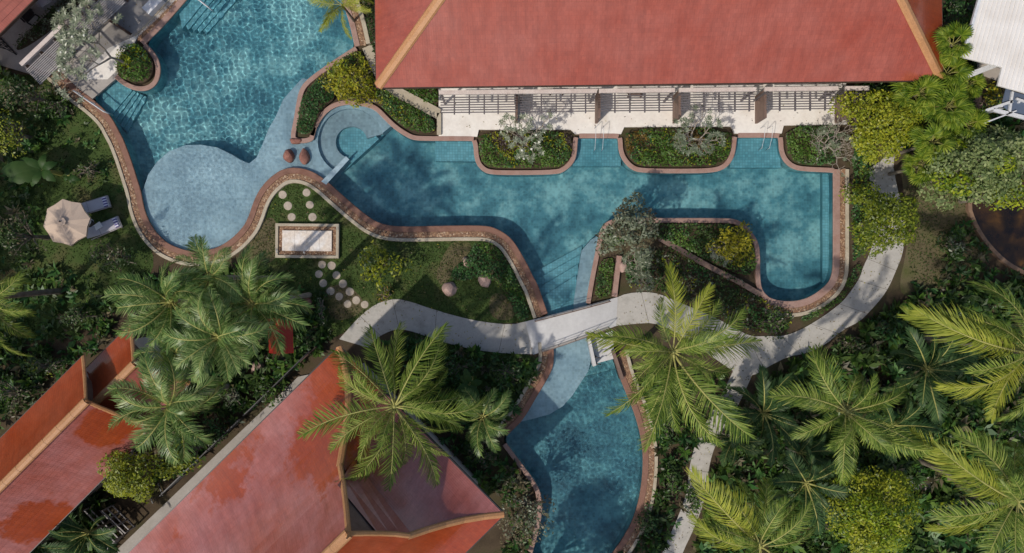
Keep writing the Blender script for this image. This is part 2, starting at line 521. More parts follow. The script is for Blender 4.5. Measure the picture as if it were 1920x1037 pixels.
M['frond_green'] = leafmat('frond_green', (.05, .115, .024), (.16, .265, .065), (.40, .48, .19), .36, .36, .4)
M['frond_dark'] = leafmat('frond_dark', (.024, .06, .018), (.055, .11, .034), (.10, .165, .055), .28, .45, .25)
M['frond_fan'] = leafmat('frond_fan', (.06, .12, .012), (.17, .25, .022), (.33, .39, .05), .38, .5, .2)
M['frond_dead'] = leafmat('frond_dead', (.14, .10, .05), (.26, .19, .10), (.36, .28, .16), .2, .7, .1)
M['rachis'] = surf('rachis', (.26, .26, .07), (.40, .37, .12), 3, .6, .3, 20, .1)
M['banana'] = leafmat('banana', (.018, .05, .010), (.034, .08, .016), (.07, .12, .03), .3, .5, .25)
M['white_bloom'] = surf('white_bloom', (.60, .60, .50), (.72, .72, .62), 3)
# ------------------------------------------------------------------ the pool outline (photo survey points, clockwise)
TOP = [(400, -50), (640, -50), (642, 0), (656, 40), (667, 89)]
PA = [(653, 98), (630, 113), (598, 135), (573, 155), (563, 171), (558, 193), (553, 226), (546, 258), (553, 267), (572, 269), (588, 264)]
SPA = [(590, 256), (594, 241), (605, 221), (620, 206), (638, 198), (661, 196), (691, 201), (706, 208), (723, 226), (741, 243), (761, 256), (776, 263)]
D1 = [(800, 264), (882, 264), (888, 265)]
P1C = [(889, 275), (890, 293), (894, 308), (904, 320), (918, 327), (960, 328), (1045, 327), (1060, 320), (1073, 308), (1080, 293), (1082, 265), (1083, 259)]
D2 = [(1086, 259), (1155, 259), (1158, 260)]
P2C = [(1159, 266), (1160, 285), (1168, 303), (1183, 318), (1201, 324), (1270, 325), (1336, 324), (1359, 316), (1372, 300), (1377, 283), (1379, 264), (1380, 258)]
D3 = [(1383, 258), (1455, 258), (1458, 259)]
P3C = [(1459, 265), (1460, 285), (1468, 303), (1483, 316), (1503, 321), (1555, 323), (1560, 324)]
RIGHT = [(1561, 330), (1561, 420), (1561, 500), (1557, 522), (1546, 537), (1525, 553), (1503, 563), (1478, 566), (1455, 564), (1440, 558)]
ISL = [(1429, 548), (1423, 530), (1423, 473), (1419, 453), (1409, 438), (1396, 423), (1381, 413), (1361, 410), (1236, 410), (1168, 410), (1145, 413), (1133, 420), (1125, 432), (1120, 455), (1115, 480), (1107, 520), (1099, 568), (1101, 590), (1108, 612)]
LR = [(1124, 632), (1142, 640), (1150, 662), (1161, 705), (1176, 741), (1190, 775), (1201, 815), (1206, 852), (1204, 897), (1198, 937), (1186, 975), (1168, 1008), (1145, 1040), (1120, 1080)]
LL0 = [(985, 1080), (1003, 1015), (1016, 965), (1014, 925), (1003, 902), (985, 878), (962, 848), (949, 830)]
LL = [(950, 816), (960, 805), (981, 785), (1008, 738), (1025, 710), (1035, 690), (1038, 670), (1036, 640), (1026, 588), (1018, 565), (1008, 535), (998, 518), (988, 496), (975, 473), (960, 450), (944, 437), (929, 429), (911, 424), (856, 424), (806, 425), (756, 426), (728, 424), (706, 417), (688, 405), (661, 383), (635, 360), (613, 340), (593, 326), (573, 318), (550, 315), (528, 320), (510, 333), (495, 348), (480, 372), (466, 415), (451, 435), (431, 453), (406, 467), (376, 472), (351, 471), (323, 461), (308, 451), (291, 433), (278, 410), (270, 385), (266, 360), (258, 335), (248, 303), (234, 265), (225, 248), (208, 216), (172, 184)]
ISLE = [(216, 146), (222, 151), (240, 165), (265, 172), (285, 168), (298, 155), (303, 135), (300, 115), (290, 98), (276, 84)]
D0 = [(310, 48), (352, 0), (385, -38)]
RING = TOP + PA + SPA + D1 + P1C + D2 + P2C + D3 + P3C + RIGHT + ISL + LR + LL0 + LL + ISLE + D0
OUT = np.array(chaikin(poly(RING), 2, True))
def sub(pts): return np.array(chaikin(poly(pts), 2))
POOL_OUT = [tuple(q) for q in offset(OUT, .35, True)]

WATER_Z = 0.05; FLOOR_Z = -1.25; COPE_Z = 0.17

# ------------------------------------------------------------------ ground with the pool cut out
def ground():
    hole = [Vector(q) for q in offset(OUT, .13, True)]
    B = 260.0
    outer = [Vector((-B, -B)), Vector((B, -B)), Vector((B, B)), Vector((-B, B))]
    n = len(hole)
    edges = [(i, (i + 1) % n) for i in range(n)] + [(n + i, n + (i + 1) % 4) for i in range(4)]
    v, e, f, *_ = delaunay_2d_cdt(hole + outer, edges, [], 0, 1e-5)
    v = [(q.x, q.y) for q in v]
    cen = np.array([np.mean([v[i] for i in t], axis=0) for t in f])
    ins = inside(cen, [tuple(q) for q in hole])
    b = MB(); b.add([(x, y, 0) for x, y in v], [tuple(t) for t, k in zip(f, ins) if not k])
    o = b.build('ground', M['soil'], kind='structure')
    return o
ground()

def sheet(name, px, mat, z=.004, it=2, kind='structure'):
    b = MB(); b.sheet(chaikin(poly(px), it, True) if it else poly(px), z)
    return b.build(name, mat, kind=kind)

LAWN = [(468, 470), (492, 385), (520, 345), (550, 325), (585, 330), (640, 372), (700, 420), (740, 436), (900, 434), (950, 460), (985, 510), (1010, 590), (990, 606), (905, 606), (800, 580), (740, 562), (690, 582), (640, 632), (560, 650), (540, 560), (480, 500)]
LAWN2 = [(-60, 140), (110, 140), (170, 205), (215, 280), (235, 350), (250, 420), (300, 490), (250, 560), (120, 640), (-60, 640)]
LAWN3 = [(740, 620), (800, 628), (880, 652), (990, 662), (1015, 680), (985, 740), (930, 800), (880, 770), (800, 700), (740, 650)]
sheet('lawn', LAWN, M['lawn']); sheet('lawn', LAWN2, M['lawn']); sheet('lawn', LAWN3, M['lawn'])
sheet('bare_soil', [(1690, 275), (1800, 330), (1830, 420), (1860, 480), (1800, 560), (1700, 560), (1684, 540), (1700, 470), (1704, 400), (1690, 340)], M['dry_soil'])
sheet('bare_soil', [(848, 452), (885, 452), (880, 480), (850, 510), (832, 540), (815, 520), (830, 480)], M['dry_soil'], .008)
sheet('bare_soil', [(925, 545), (960, 560), (968, 600), (925, 600), (915, 575)], M['dry_soil'], .008)
sheet('bare_soil', [(600, 540), (650, 530), (690, 570), (660, 600), (620, 600)], M['dry_soil'], .008)
sheet('bare_soil', [(478, 420), (520, 400), (525, 490), (470, 500), (462, 462)], M['dry_soil'], .008)

# ------------------------------------------------------------------ pool shell
def receiver(o):
    o.cycles.is_caustics_receiver = True
    return o
def pool_prism(name, px, z, mat, it=0, z0=FLOOR_Z - .05):
    b = MB(); p = poly(px)
    if it: p = chaikin(p, it, True)
    b.prism(p, z0, z)
    return receiver(b.build(name, mat, kind='structure'))

b = MB(); b.sheet([tuple(q) for q in offset(OUT, .06, True)], FLOOR_Z)
receiver(b.build('pool_floor', M['tile_deep'], kind='structure'))
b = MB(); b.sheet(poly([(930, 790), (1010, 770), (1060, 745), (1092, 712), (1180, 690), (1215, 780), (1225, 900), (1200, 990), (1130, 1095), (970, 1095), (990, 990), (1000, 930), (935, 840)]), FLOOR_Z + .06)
receiver(b.build('pool_floor', M['tile_shaded'], kind='structure'))
b = MB(); n = len(OUT)
b.add([(x, y, FLOOR_Z - .05) for x, y in OUT] + [(x, y, COPE_Z - .03) for x, y in OUT], [((i + 1) % n, i, n + i, n + (i + 1) % n) for i in range(n)])
receiver(b.build('pool_wall', M['tile_deep'], kind='structure'))

def arc(cx, cy, r, a0, a1, n=28):
    return [(cx + r * math.cos(math.radians(a0 + (a1 - a0) * i / (n - 1))), cy + r * math.sin(math.radians(a0 + (a1 - a0) * i / (n - 1)))) for i in range(n)]
SC = (657, 265)
# wide shallow shelf: round beach, the strip beside the planter and the ledge round the spa
SHELF = ([(262, 362), (268, 353), (276, 328), (293, 303), (316, 283), (346, 272), (376, 271), (406, 276), (431, 288), (451, 300), (466, 306), (480, 295), (492, 268), (503, 240), (516, 218), (530, 186), (548, 165), (566, 146), (590, 150), (585, 200), (570, 262)]
         + [(590, 262), (590, 235), (600, 212), (622, 195), (660, 188), (700, 196), (730, 222), (733, 236)]
         + arc(*SC, 62, 345, 111) + [(614, 347), (598, 340), (575, 330), (550, 326), (530, 330), (505, 350), (488, 385), (470, 430), (440, 462), (405, 480), (370, 484), (320, 474), (280, 435), (258, 385)])
b = MB(); b.prism(poly(SHELF), FLOOR_Z - .05, -.14)
receiver(b.build('pool_shelf', M['tile_shelf'], kind='structure'))
b = MB(); b.prism(poly(arc(*SC, 62.0, 345, 111) + arc(*SC, 30, 111, 345)), FLOOR_Z - .05, -.46)
receiver(b.build('spa_bench', M['tile_grey'], kind='structure'))
b = MB(); b.prism(poly([(634.5, 324), (717, 249)] + arc(*SC, 30.2, 345, 111)), FLOOR_Z - .04, -.82)
receiver(b.build('spa_floor', M['tile_step'], kind='structure'))
pool_prism('spa_dividing_wall', [(652, 299), (703, 253), (709, 259), (658, 305)], -.40, M['tile_step'])
# lower pool shelf, channel ledge, bay steps and corner steps
pool_prism('pool_shelf', [(1020, 640), (1104, 625), (1108, 678), (1103, 697), (1088, 720), (1073, 743), (1055, 763), (1030, 778), (1000, 786), (975, 792), (1000, 735), (1028, 690), (1028, 660)], -.20, M['tile_shelf'])
pool_prism('pool_shelf', [(1124, 440), (1108, 450), (1091, 470), (1083, 520), (1076, 570), (1080, 640), (1110, 640), (1106, 570), (1112, 520), (1120, 480), (1128, 445)], -.30, M['tile_shelf'])
for i, (a, z) in enumerate([((1009, 506), -1.02), ((1012, 521), -.82), ((1016, 537), -.62), ((1021, 556), -.44)]):
    x, y = a
    pool_prism('pool_step', [(x - 22, y + 13), (1093 - i * 4, y - 46 + i * 2), (1090, 640), (1022, 640)], z, M['tile_step'])
pool_prism('pool_step', [(815, 258), (892, 258), (896, 301), (815, 300)], -.42, M['tile_step'])
pool_prism('pool_step', [(1078, 252), (1164, 252), (1166, 310), (1074, 310)], -.42, M['tile_step'])
pool_prism('pool_step', [(1374, 252), (1464, 252), (1467, 313), (1372, 313)], -.42, M['tile_step'])
pool_prism('pool_step', [(1549, 318), (1566, 318), (1566, 540), (1549, 530)], -.75, M['tile_step'])
for i in range(5):
    d = i * 9
    pool_prism('pool_step', [(160, 172), (220, 140), (244 + d * .55, 168 + d * .25), (205 + d * .62, 214 + d * .85)], -.35 - .16 * i, M['tile_step'])
for i in range(5):
    d = i * 13
    pool_prism('pool_step', [(330, 8), (395, -50), (420 + d, -50), (338 + d * .75, 52 + d * .1)], -.35 - .16 * i, M['tile_step'])

# ------------------------------------------------------------------ water surface: real ripples, calm in the middle arm
def water():
    lim = [tuple(q) for q in offset(OUT, .07, True)]
    a = np.array(lim); st = .04
    xs = np.arange(a[:, 0].min(), a[:, 0].max(), st); ys = np.arange(a[:, 1].min(), min(a[:, 1].max(), 16.9), st)
    X, Y = np.meshgrid(xs, ys); ny, nx = X.shape
    px = X / MPP + 960; py = 518.5 - Y / MPP
    sm = lambda t: np.clip(t, 0, 1) ** 2 * (3 - 2 * np.clip(t, 0, 1))
    left = 1 - sm((px - 505) / 150)
    low = sm((py - 600) / 90)
    amp = .05 + .95 * left + .40 * low * (1 - left)
    shelf = sm(1 - np.abs((px - 365) / 140)) * sm((py - 260) / 40) * sm((520 - py) / 40)
    amp = amp * (1 + .7 * shelf)
    Z = np.zeros_like(X); R = np.random.RandomState(5)
    for i in range(46):
        lam = 10 ** R.uniform(-.70, -.32); th = R.uniform(0, 2 * math.pi); k = 2 * math.pi / lam
        Z += lam * .0029 * np.sin(k * (X * math.cos(th) + Y * math.sin(th)) + R.uniform(0, 6.28))
    slow = .72 + .28 * np.sin(X * .55 + 1.0 + .8 * np.sin(Y * .4)) * np.sin(Y * .62 + .5)
    Z *= amp * slow
    for i in range(14):
        lam = R.uniform(1.6, 4.2); th = R.uniform(0, 2 * math.pi); k = 2 * math.pi / lam
        Z += lam * .0020 * np.sin(k * (X * math.cos(th) + Y * math.sin(th)) + R.uniform(0, 6.28)) * (1 - .5 * left)
    ok = inside(np.stack([X.ravel(), Y.ravel()], 1), lim).reshape(ny, nx)
    idx = np.arange(nx * ny).reshape(ny, nx)
    cell = ok[:-1, :-1] & ok[:-1, 1:] & ok[1:, 1:] & ok[1:, :-1]
    F = np.stack([idx[:-1, :-1], idx[:-1, 1:], idx[1:, 1:], idx[1:, :-1]], -1)[cell]
    used = np.zeros(nx * ny, bool); used[F.ravel()] = True
    re = np.cumsum(used) - 1
    V = np.stack([X.ravel(), Y.ravel(), (Z + WATER_Z).ravel()], 1)[used]
    o = obj_np('water', V, re[F], M['water'], kind='structure', smooth=True)
    o.cycles.is_caustics_caster = True
water()

# ------------------------------------------------------------------ copings
def profile_strip(b, line, prof):
    """prof: list of (offset outwards, z)"""
    rows = []
    for d, z in prof:
        q = offset(line, d) if d else np.array(line)
        rows.append([(x, y, z) for x, y in q])
    for r0, r1 in zip(rows[:-1], rows[1:]): b.ribbon(r0, r1)
    for k in (0, -1):
        b.add([r[k] for r in rows], [tuple(range(len(rows)))])
def pebbles(line, d0, d1, z, density, parent, seed):
    R = np.random.RandomState(seed)
    L = np.sum(np.linalg.norm(np.diff(line, axis=0), axis=1)); n = int(L * (d1 - d0) * density)
    q = resample(line, n=max(n, 2)); nn = offset(q, 1.0) - q
    C2 = q + nn * R.uniform(d0, d1, len(q))[:, None]
    s = R.uniform(.028, .062, len(q)); th = R.uniform(0, 6.28, len(q))
    ux = np.stack([np.cos(th), np.sin(th), 0 * th], 1) * s[:, None] * R.uniform(.9, 1.5, len(q))[:, None]
    uy = np.stack([-np.sin(th), np.cos(th), 0 * th], 1) * s[:, None]
    C = np.c_[C2, np.full(len(q), z)]; up = np.array([[0, 0, 1.0]]) * s[:, None] * .62
    k = .707
    V = np.stack([C + ux, C + (ux + uy) * k, C + uy, C + (uy - ux) * k, C - ux, C - (ux + uy) * k, C - uy, C + (ux - uy) * k, C + up], 1).reshape(-1, 3)
    F = np.array([[j, (j + 1) % 8, 8] for j in range(8)])[None] + (np.arange(len(q)) * 9)[:, None, None]
    obj_np('pebbles', V, F.reshape(-1, 3), M['pebble'], parent, kind='stuff')
def wide_coping(px, seed, inner='coping_red', w=(.32, .34, .20)):
    line = sub(px) if not isinstance(px, np.ndarray) else px
    a, c, e = w[0], w[0] + w[1], sum(w)
    b = MB(); profile_strip(b, line, [(-.02, .03), (-.03, COPE_Z - .02), (0, COPE_Z), (a - .02, COPE_Z), (a, COPE_Z - .05)])
    root = b.build('pool_coping', M[inner], kind='structure')
    b = MB(); profile_strip(b, line, [(a, COPE_Z - .05), (c, COPE_Z - .05)]); b.build('pebble_channel', M['pebble_bed'], root)
    b = MB(); profile_strip(b, line, [(c, COPE_Z - .06), (c + .01, COPE_Z + .02), (e - .02, COPE_Z + .02), (e, COPE_Z), (e + .01, -.05)]); b.build('outer_kerb', M['cream'], root)
    pebbles(line, a + .03, c - .03, COPE_Z - .045, 260, root, seed)
def narrow_coping(px, w=.25):
    line = sub(px)
    b = MB(); profile_strip(b, line, [(-.02, .03), (-.03, COPE_Z - .02), (0, COPE_Z), (w - .02, COPE_Z), (w, COPE_Z - .02), (w + .005, -.05)])
    b.build('pool_coping', M['coping_pink'], kind='structure')
wide_coping(LL[8:] + [(153, 172), (108, 128)], 1)
wide_coping(LL[:8], 2)
wide_coping(LR[2:], 3)
wide_coping([(1561, 318)] + RIGHT, 4, 'coping_pink', (.38, .30, .22))
wide_coping([(272, 86), (310, 48), (352, 0), (385, -38)], 5, 'coping_pink', (.34, .34, .10))
wide_coping(TOP[1:], 6, 'coping_pink', (.30, .36, .26))
for s in ([(667, 89)] + PA + SPA[:2], SPA + D1, [(886, 265)] + P1C, D2, [(1158, 260)] + P2C, D3, [(1458, 259)] + P3C, [(1440, 558)] + ISL[:-2], LL0, [(218, 146)] + ISLE[1:]):
    narrow_coping(s)

# ------------------------------------------------------------------ terraces
b = MB(); b.prism(poly([(823, 120), (823, 257), (895, 257), (898, 244), (1070, 244), (1078, 252), (1164, 252), (1170, 239), (1370, 238), (1376, 251), (1464, 251), (1468, 236), (1585, 234), (1585, 115)]), -.1, .155)
b.build('terrace', M['terrace'], kind='structure')
b = MB(); b.prism(poly([(-60, 105), (60, 140), (104, 134), (172, 190), (218, 150), (236, 112), (260, 72), (300, 34), (346, -14), (385, -60), (-60, -60)]), -.1, .145)
b.build('terrace', M['grey_deck'], kind='structure')
b = MB(); b.prism(poly([(215, 140), (204, 150), (150, 150), (205, 92), (262, 66), (240, 110)]), .0, .150)
b.build('terrace', M['terrace'], kind='structure')

# ------------------------------------------------------------------ footpaths of concrete slabs
def slabs(U, L, per, name='footpath', z=.05, it=1):
    U = chaikin(U, it); L = chaikin(L, it); n = len(U)
    base = MB(); base.prism(poly(U + L[::-1]), -.08, z - .012)
    root = base.build(name, M['joint'], kind='structure')
    i = 0
    while i < n - 1:
        j = min(i + per, n - 1)
        if n - 1 - j < 2: j = n - 1
        u = [P2(*q) for q in U[i:j + 1]]; l = [P2(*q) for q in L[i:j + 1]]
        sh = lambda s: (lambda d: (s[0][0] + (s[1][0] - s[0][0]) * min(.5, .013 / d), s[0][1] + (s[1][1] - s[0][1]) * min(.5, .013 / d)))(math.dist(s[0], s[1]) + 1e-6)
        u[0] = sh(u); l[0] = sh(l); u = u[::-1]; l = l[::-1]; u[0] = sh(u); l[0] = sh(l); u = u[::-1]; l = l[::-1]
        b = MB(); b.prism(u + l[::-1], -.05, z); b.build('path_slab', M['concrete'], root)
        i = j
WU = [(636, 636), (655, 615), (670, 598), (693, 578), (716, 565), (743, 560), (768, 565), (806, 578), (856, 593), (906, 604), (960, 609), (988, 602)]
WL = [(690, 652), (700, 641), (711, 631), (722, 625), (736, 619), (753, 617), (776, 622), (806, 633), (844, 645), (890, 656), (950, 663), (1002, 664)]
slabs(WU, WL, 5)
EU = [(1156, 558), (1175, 550), (1211, 547), (1236, 551), (1262, 562), (1300, 578), (1336, 593), (1374, 613), (1406, 631), (1440, 630), (1470, 630), (1498, 620), (1528, 603), (1555, 585), (1580, 565), (1597, 543), (1612, 520), (1618, 500), (1628, 480), (1636, 458), (1641, 420), (1640, 385), (1634, 353), (1628, 328), (1633, 312), (1655, 300), (1684, 262)]
EL = [(1154, 611), (1190, 607), (1225, 605), (1260, 618), (1300, 645), (1340, 672), (1380, 700), (1410, 706), (1440, 687), (1478, 668), (1510, 663), (1545, 648), (1580, 618), (1611, 603), (1631, 583), (1653, 558), (1666, 538), (1674, 520), (1681, 503), (1689, 484), (1694, 463), (1697, 425), (1690, 385), (1680, 345), (1673, 305), (1682, 282), (1712, 270)]
slabs(EU, EL, 4)
SCN = sub([(1396, 690), (1376, 735), (1352, 780), (1324, 825), (1310, 875), (1305, 930), (1284, 985), (1262, 1030), (1250, 1070)])
SA = [(x / MPP + 960, 518.5 - y / MPP) for x, y in offset(SCN, .56)]; SB = [(x / MPP + 960, 518.5 - y / MPP) for x, y in offset(SCN, -.56)]
slabs(SA, SB, 6, z=.054, it=0)
# jungle terrace glimpsed between the palms at the lower right
b = MB(); b.prism(poly([(1690, 882), (1745, 886), (1830, 880), (1860, 862), (1890, 900), (1935, 890), (1935, 915), (1850, 925), (1750, 922), (1700, 918)]), -.1, .08)
b.build('sunbathing_deck', M['grey_deck'], kind='structure')
b = MB(); b.prism(poly([(1855, 800), (1925, 785), (1930, 860), (1890, 900), (1850, 860)]), -.1, .084); b.build('sunbathing_deck', M['grey_deck'], kind='structure')
# pond with a raised kerb
PK = [(1900, 330), (1840, 345), (1812, 380), (1826, 420), (1848, 455), (1878, 486), (1905, 503), (1960, 530), (2010, 520), (2010, 340)]
b = MB(); b.sheet(chaikin(poly(PK), 2, True), .03); b.build('pond_water', M['pond'], kind='structure')
b = MB(); ln = sub([(1845, 330), (1812, 380), (1826, 420), (1848, 455), (1878, 486), (1905, 503), (1960, 530)])
profile_strip(b, ln, [(-.22, -.05), (-.22, .30), (.0, .30), (.0, -.05)]); b.build('pond_kerb', M['pebble_bed'], kind='structure')

STONES = [(530, 365), (540, 386), (547, 407), (575, 361), (581, 384), (586, 407), (604, 496), (622, 498), (598, 514), (631, 516), (606, 531), (643, 532), (620, 546), (656, 547), (636, 556), (668, 563), (652, 570), (684, 571)]
# grass tufts on the lawns
def tufts(px, dens, sz, seed):
    pl = chaikin(poly(px), 2, True); c = scatter(pl, int(area(pl) * dens), [POOL_OUT])
    for sx, sy in STONES:
        q = P(sx, sy); c = c[np.hypot(c[:, 0] - q.x, c[:, 1] - q.y) > .31]
    n = len(c)
    C = np.c_[c, rs.uniform(.02, .05, n)]
    A = rdir(n); A[:, 2] = np.abs(A[:, 2]) * .8 + .3
    V, F = leaves(C, A, rdir(n, .2), rs.uniform(.6, 1.4, n) * sz, rs.uniform(.25, .45, n) * sz, 0)
    obj_np('grass', V, F, M['grass'], kind='stuff')
tufts(LAWN, 170, .13, 1); tufts(LAWN2, 60, .15, 2); tufts(LAWN3, 110, .15, 3)
tufts([(1700, 290), (1800, 330), (1830, 420), (1850, 480), (1800, 550), (1710, 550), (1700, 470)], 90, .16, 4)

# fallen leaves on hard surfaces
def litter(px, n, z, seed, mats=('leaf_brownish', 'leaf_croton', 'frond_dead')):
    R = np.random.RandomState(seed); c = scatter(poly(px), n); n = len(c); a = R.uniform(0, 6.28, n)
    A = np.stack([np.cos(a), np.sin(a), R.uniform(-.1, .1, n)], 1); N = unit(np.array([[0, 0, 1.]]) + R.normal(0, .2, (n, 3)))
    for sx, sy in STONES:
        q = P(sx, sy); k = np.hypot(c[:, 0] - q.x, c[:, 1] - q.y) > .3; c, A, N, n = c[k], A[k], N[k], int(k.sum())
    L = R.uniform(.05, .13, n); V, F = leaves(np.c_[c, np.full(n, z + .018)], A, N, L, L * .45)
    o = obj_np('fallen_leaves', V, F, None, kind='stuff')
    for m in mats: o.data.materials.append(M[m])
    o.data.polygons.foreach_set('material_index', R.randint(0, len(mats), n).astype(np.int32))
litter(WU + WL[::-1], 90, .05, 1); litter(EU + EL[::-1], 330, .05, 2); litter([(823, 180), (823, 250), (895, 250), (1585, 230), (1585, 180)], 110, .155, 3); litter(SA + SB[::-1], 160, .054, 4)
litter(LAWN, 420, .06, 5); litter([(150, 150), (230, 90), (290, 20), (200, -20), (60, 120)], 90, .15, 6)
# ------------------------------------------------------------------ roofs
def slope(b, Lc, Rc, step=.022, courses=None, flip=False):
    """courses of tiles between a left and a right polyline (eave -> ridge); every course lies proud of the one above"""
    if courses:
        Lc = resample([tuple(q) for q in Lc], n=courses + 1); Rc = resample([tuple(q) for q in Rc], n=courses + 1)
    Lc = [Vector(q) for q in Lc]; Rc = [Vector(q) for q in Rc]
    ed = (Rc[0] - Lc[0]).normalized(); t = 0
    for i in range(len(Lc) - 1):
        a, c, d, e = Lc[i], Rc[i], Rc[i + 1], Lc[i + 1]
        nrm = (c - a).cross(e - a)
        if nrm.length < 1e-6: nrm = (c - a).cross(d - a)
        nrm.normalize()
        if nrm.z < 0: nrm = -nrm
        up = nrm * step
        base = len(b.v); wl = (e - a).length
        b.v += [tuple(a + up), tuple(c + up), tuple(d), tuple(e), tuple(a), tuple(c)]
        f = [(0, 1, 2, 3), (4, 5, 1, 0)]
        if flip: f = [tuple(reversed(q)) for q in f]
        b.f += [tuple(base + k for k in q) for q in f]
        for q, tt in ((a, t), (c, t), (d, t + wl), (e, t + wl), (a, t), (c, t)):
            b.uv.append((q.dot(ed), tt))
        t += wl
def cap_line(pts, w, name, parent, seg=.9, mat='cap'):
    """ridge cap: overlapping half-round cap tiles, one mesh"""
    q = resample([tuple(p) for p in pts], step=seg); b = MB()
    for i in range(len(q) - 1):
        a, c = Vector(q[i]), Vector(q[i + 1]); d = (c - a).normalized(); c = c + d * .06
        side = d.cross(Vector((0, 0, 1))).normalized(); up = side.cross(d).normalized()
        pr = [(-.5, -.14), (-.36, .04), (0, .16), (.36, .04), (.5, -.14)]
        va = [a + side * x * w * 1.02 + up * (y * w + .008) for x, y in pr]; vc = [c + side * x * w * .98 + up * y * w for x, y in pr]
        b.add(va + vc, [(k, k + 1, k + 6, k + 5) for k in range(4)] + [(4, 3, 2, 1, 0)])
    return b.build(name, M[mat], parent)

# --- hotel wing along the terrace
def hotel():
    ze = 4.5; tg = .75
    A = P(706, 164, ze); Bq = P(1767, 150, ze); D = 15.0
    e1 = (Bq - A).normalized(); e2 = Vector((-e1.y, e1.x, 0))
    root = thing('hotel_wing', 'long hotel wing under a wide red tiled hip roof with yellow hip caps', 'building', (A + Bq) / 2 + e2 * 8 - Vector((0, 0, ze)))
    rise = lambda t: Vector((0, 0, t * tg))
    R1 = A + (e1 + e2) * D + rise(D); R2 = Bq + (-e1 + e2) * D + rise(D)
    A2 = A + e2 * 2 * D; B2 = Bq + e2 * 2 * D
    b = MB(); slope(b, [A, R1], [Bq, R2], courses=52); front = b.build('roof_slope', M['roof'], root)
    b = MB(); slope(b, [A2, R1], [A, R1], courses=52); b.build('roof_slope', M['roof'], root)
    b = MB(); slope(b, [Bq, R2], [B2, R2], courses=52); b.build('roof_slope', M['roof_reflection'], root)
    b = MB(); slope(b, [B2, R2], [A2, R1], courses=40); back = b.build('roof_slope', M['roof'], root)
    for p, q, par in ((A, R1, front), (Bq, R2, front), (A2, R1, back), (B2, R2, back), (R1, R2, front)):
        cap_line([p + (q - p) * .004, q], .52, 'ridge_cap', par)
    b = MB()
    for p, q in ((A, Bq), (Bq, B2), (B2, A2), (A2, A)):
        b.beam(p - Vector((0, 0, .09)), q - Vector((0, 0, .09)), .10, .20)
    b.build('fascia', M['dark_wood'], root)
    b = MB(); i = 1.9
    c = [A + (e1 + e2) * i, Bq + (-e1 + e2) * i, B2 + (-e1 - e2) * i, A2 + (e1 - e2) * i]
    b.prism([(q.x, q.y) for q in c], 0, ze + .5); w = b.build('wall', M['wall'], root)
    for k in range(10):
        s = 3.2 + k * 3.05
        p = A + e1 * s + e2 * (i - .03)
        b = MB(); b.box((p.x, p.y, 1.25), (1.7, .08, 2.3), math.atan2(e1.y, e1.x)); d = b.build('glass_door', M['black'], root)
        b = MB(); b.box((p.x + .2, p.y - .09, 1.15), (.05, .06, .3), math.atan2(e1.y, e1.x)); b.build('door_handle', M['steel'], d)
    b = MB(); b.sheet([(q.x, q.y) for q in (A2 + e1 * .1 - e2 * .1, B2 - e1 * .1 - e2 * .1, Bq - e1 * .1 + e2 * .1, A + e1 * .1 + e2 * .1)], ze - .02)
    b.build('soffit', M['wall'], root)
    return root
hotel()

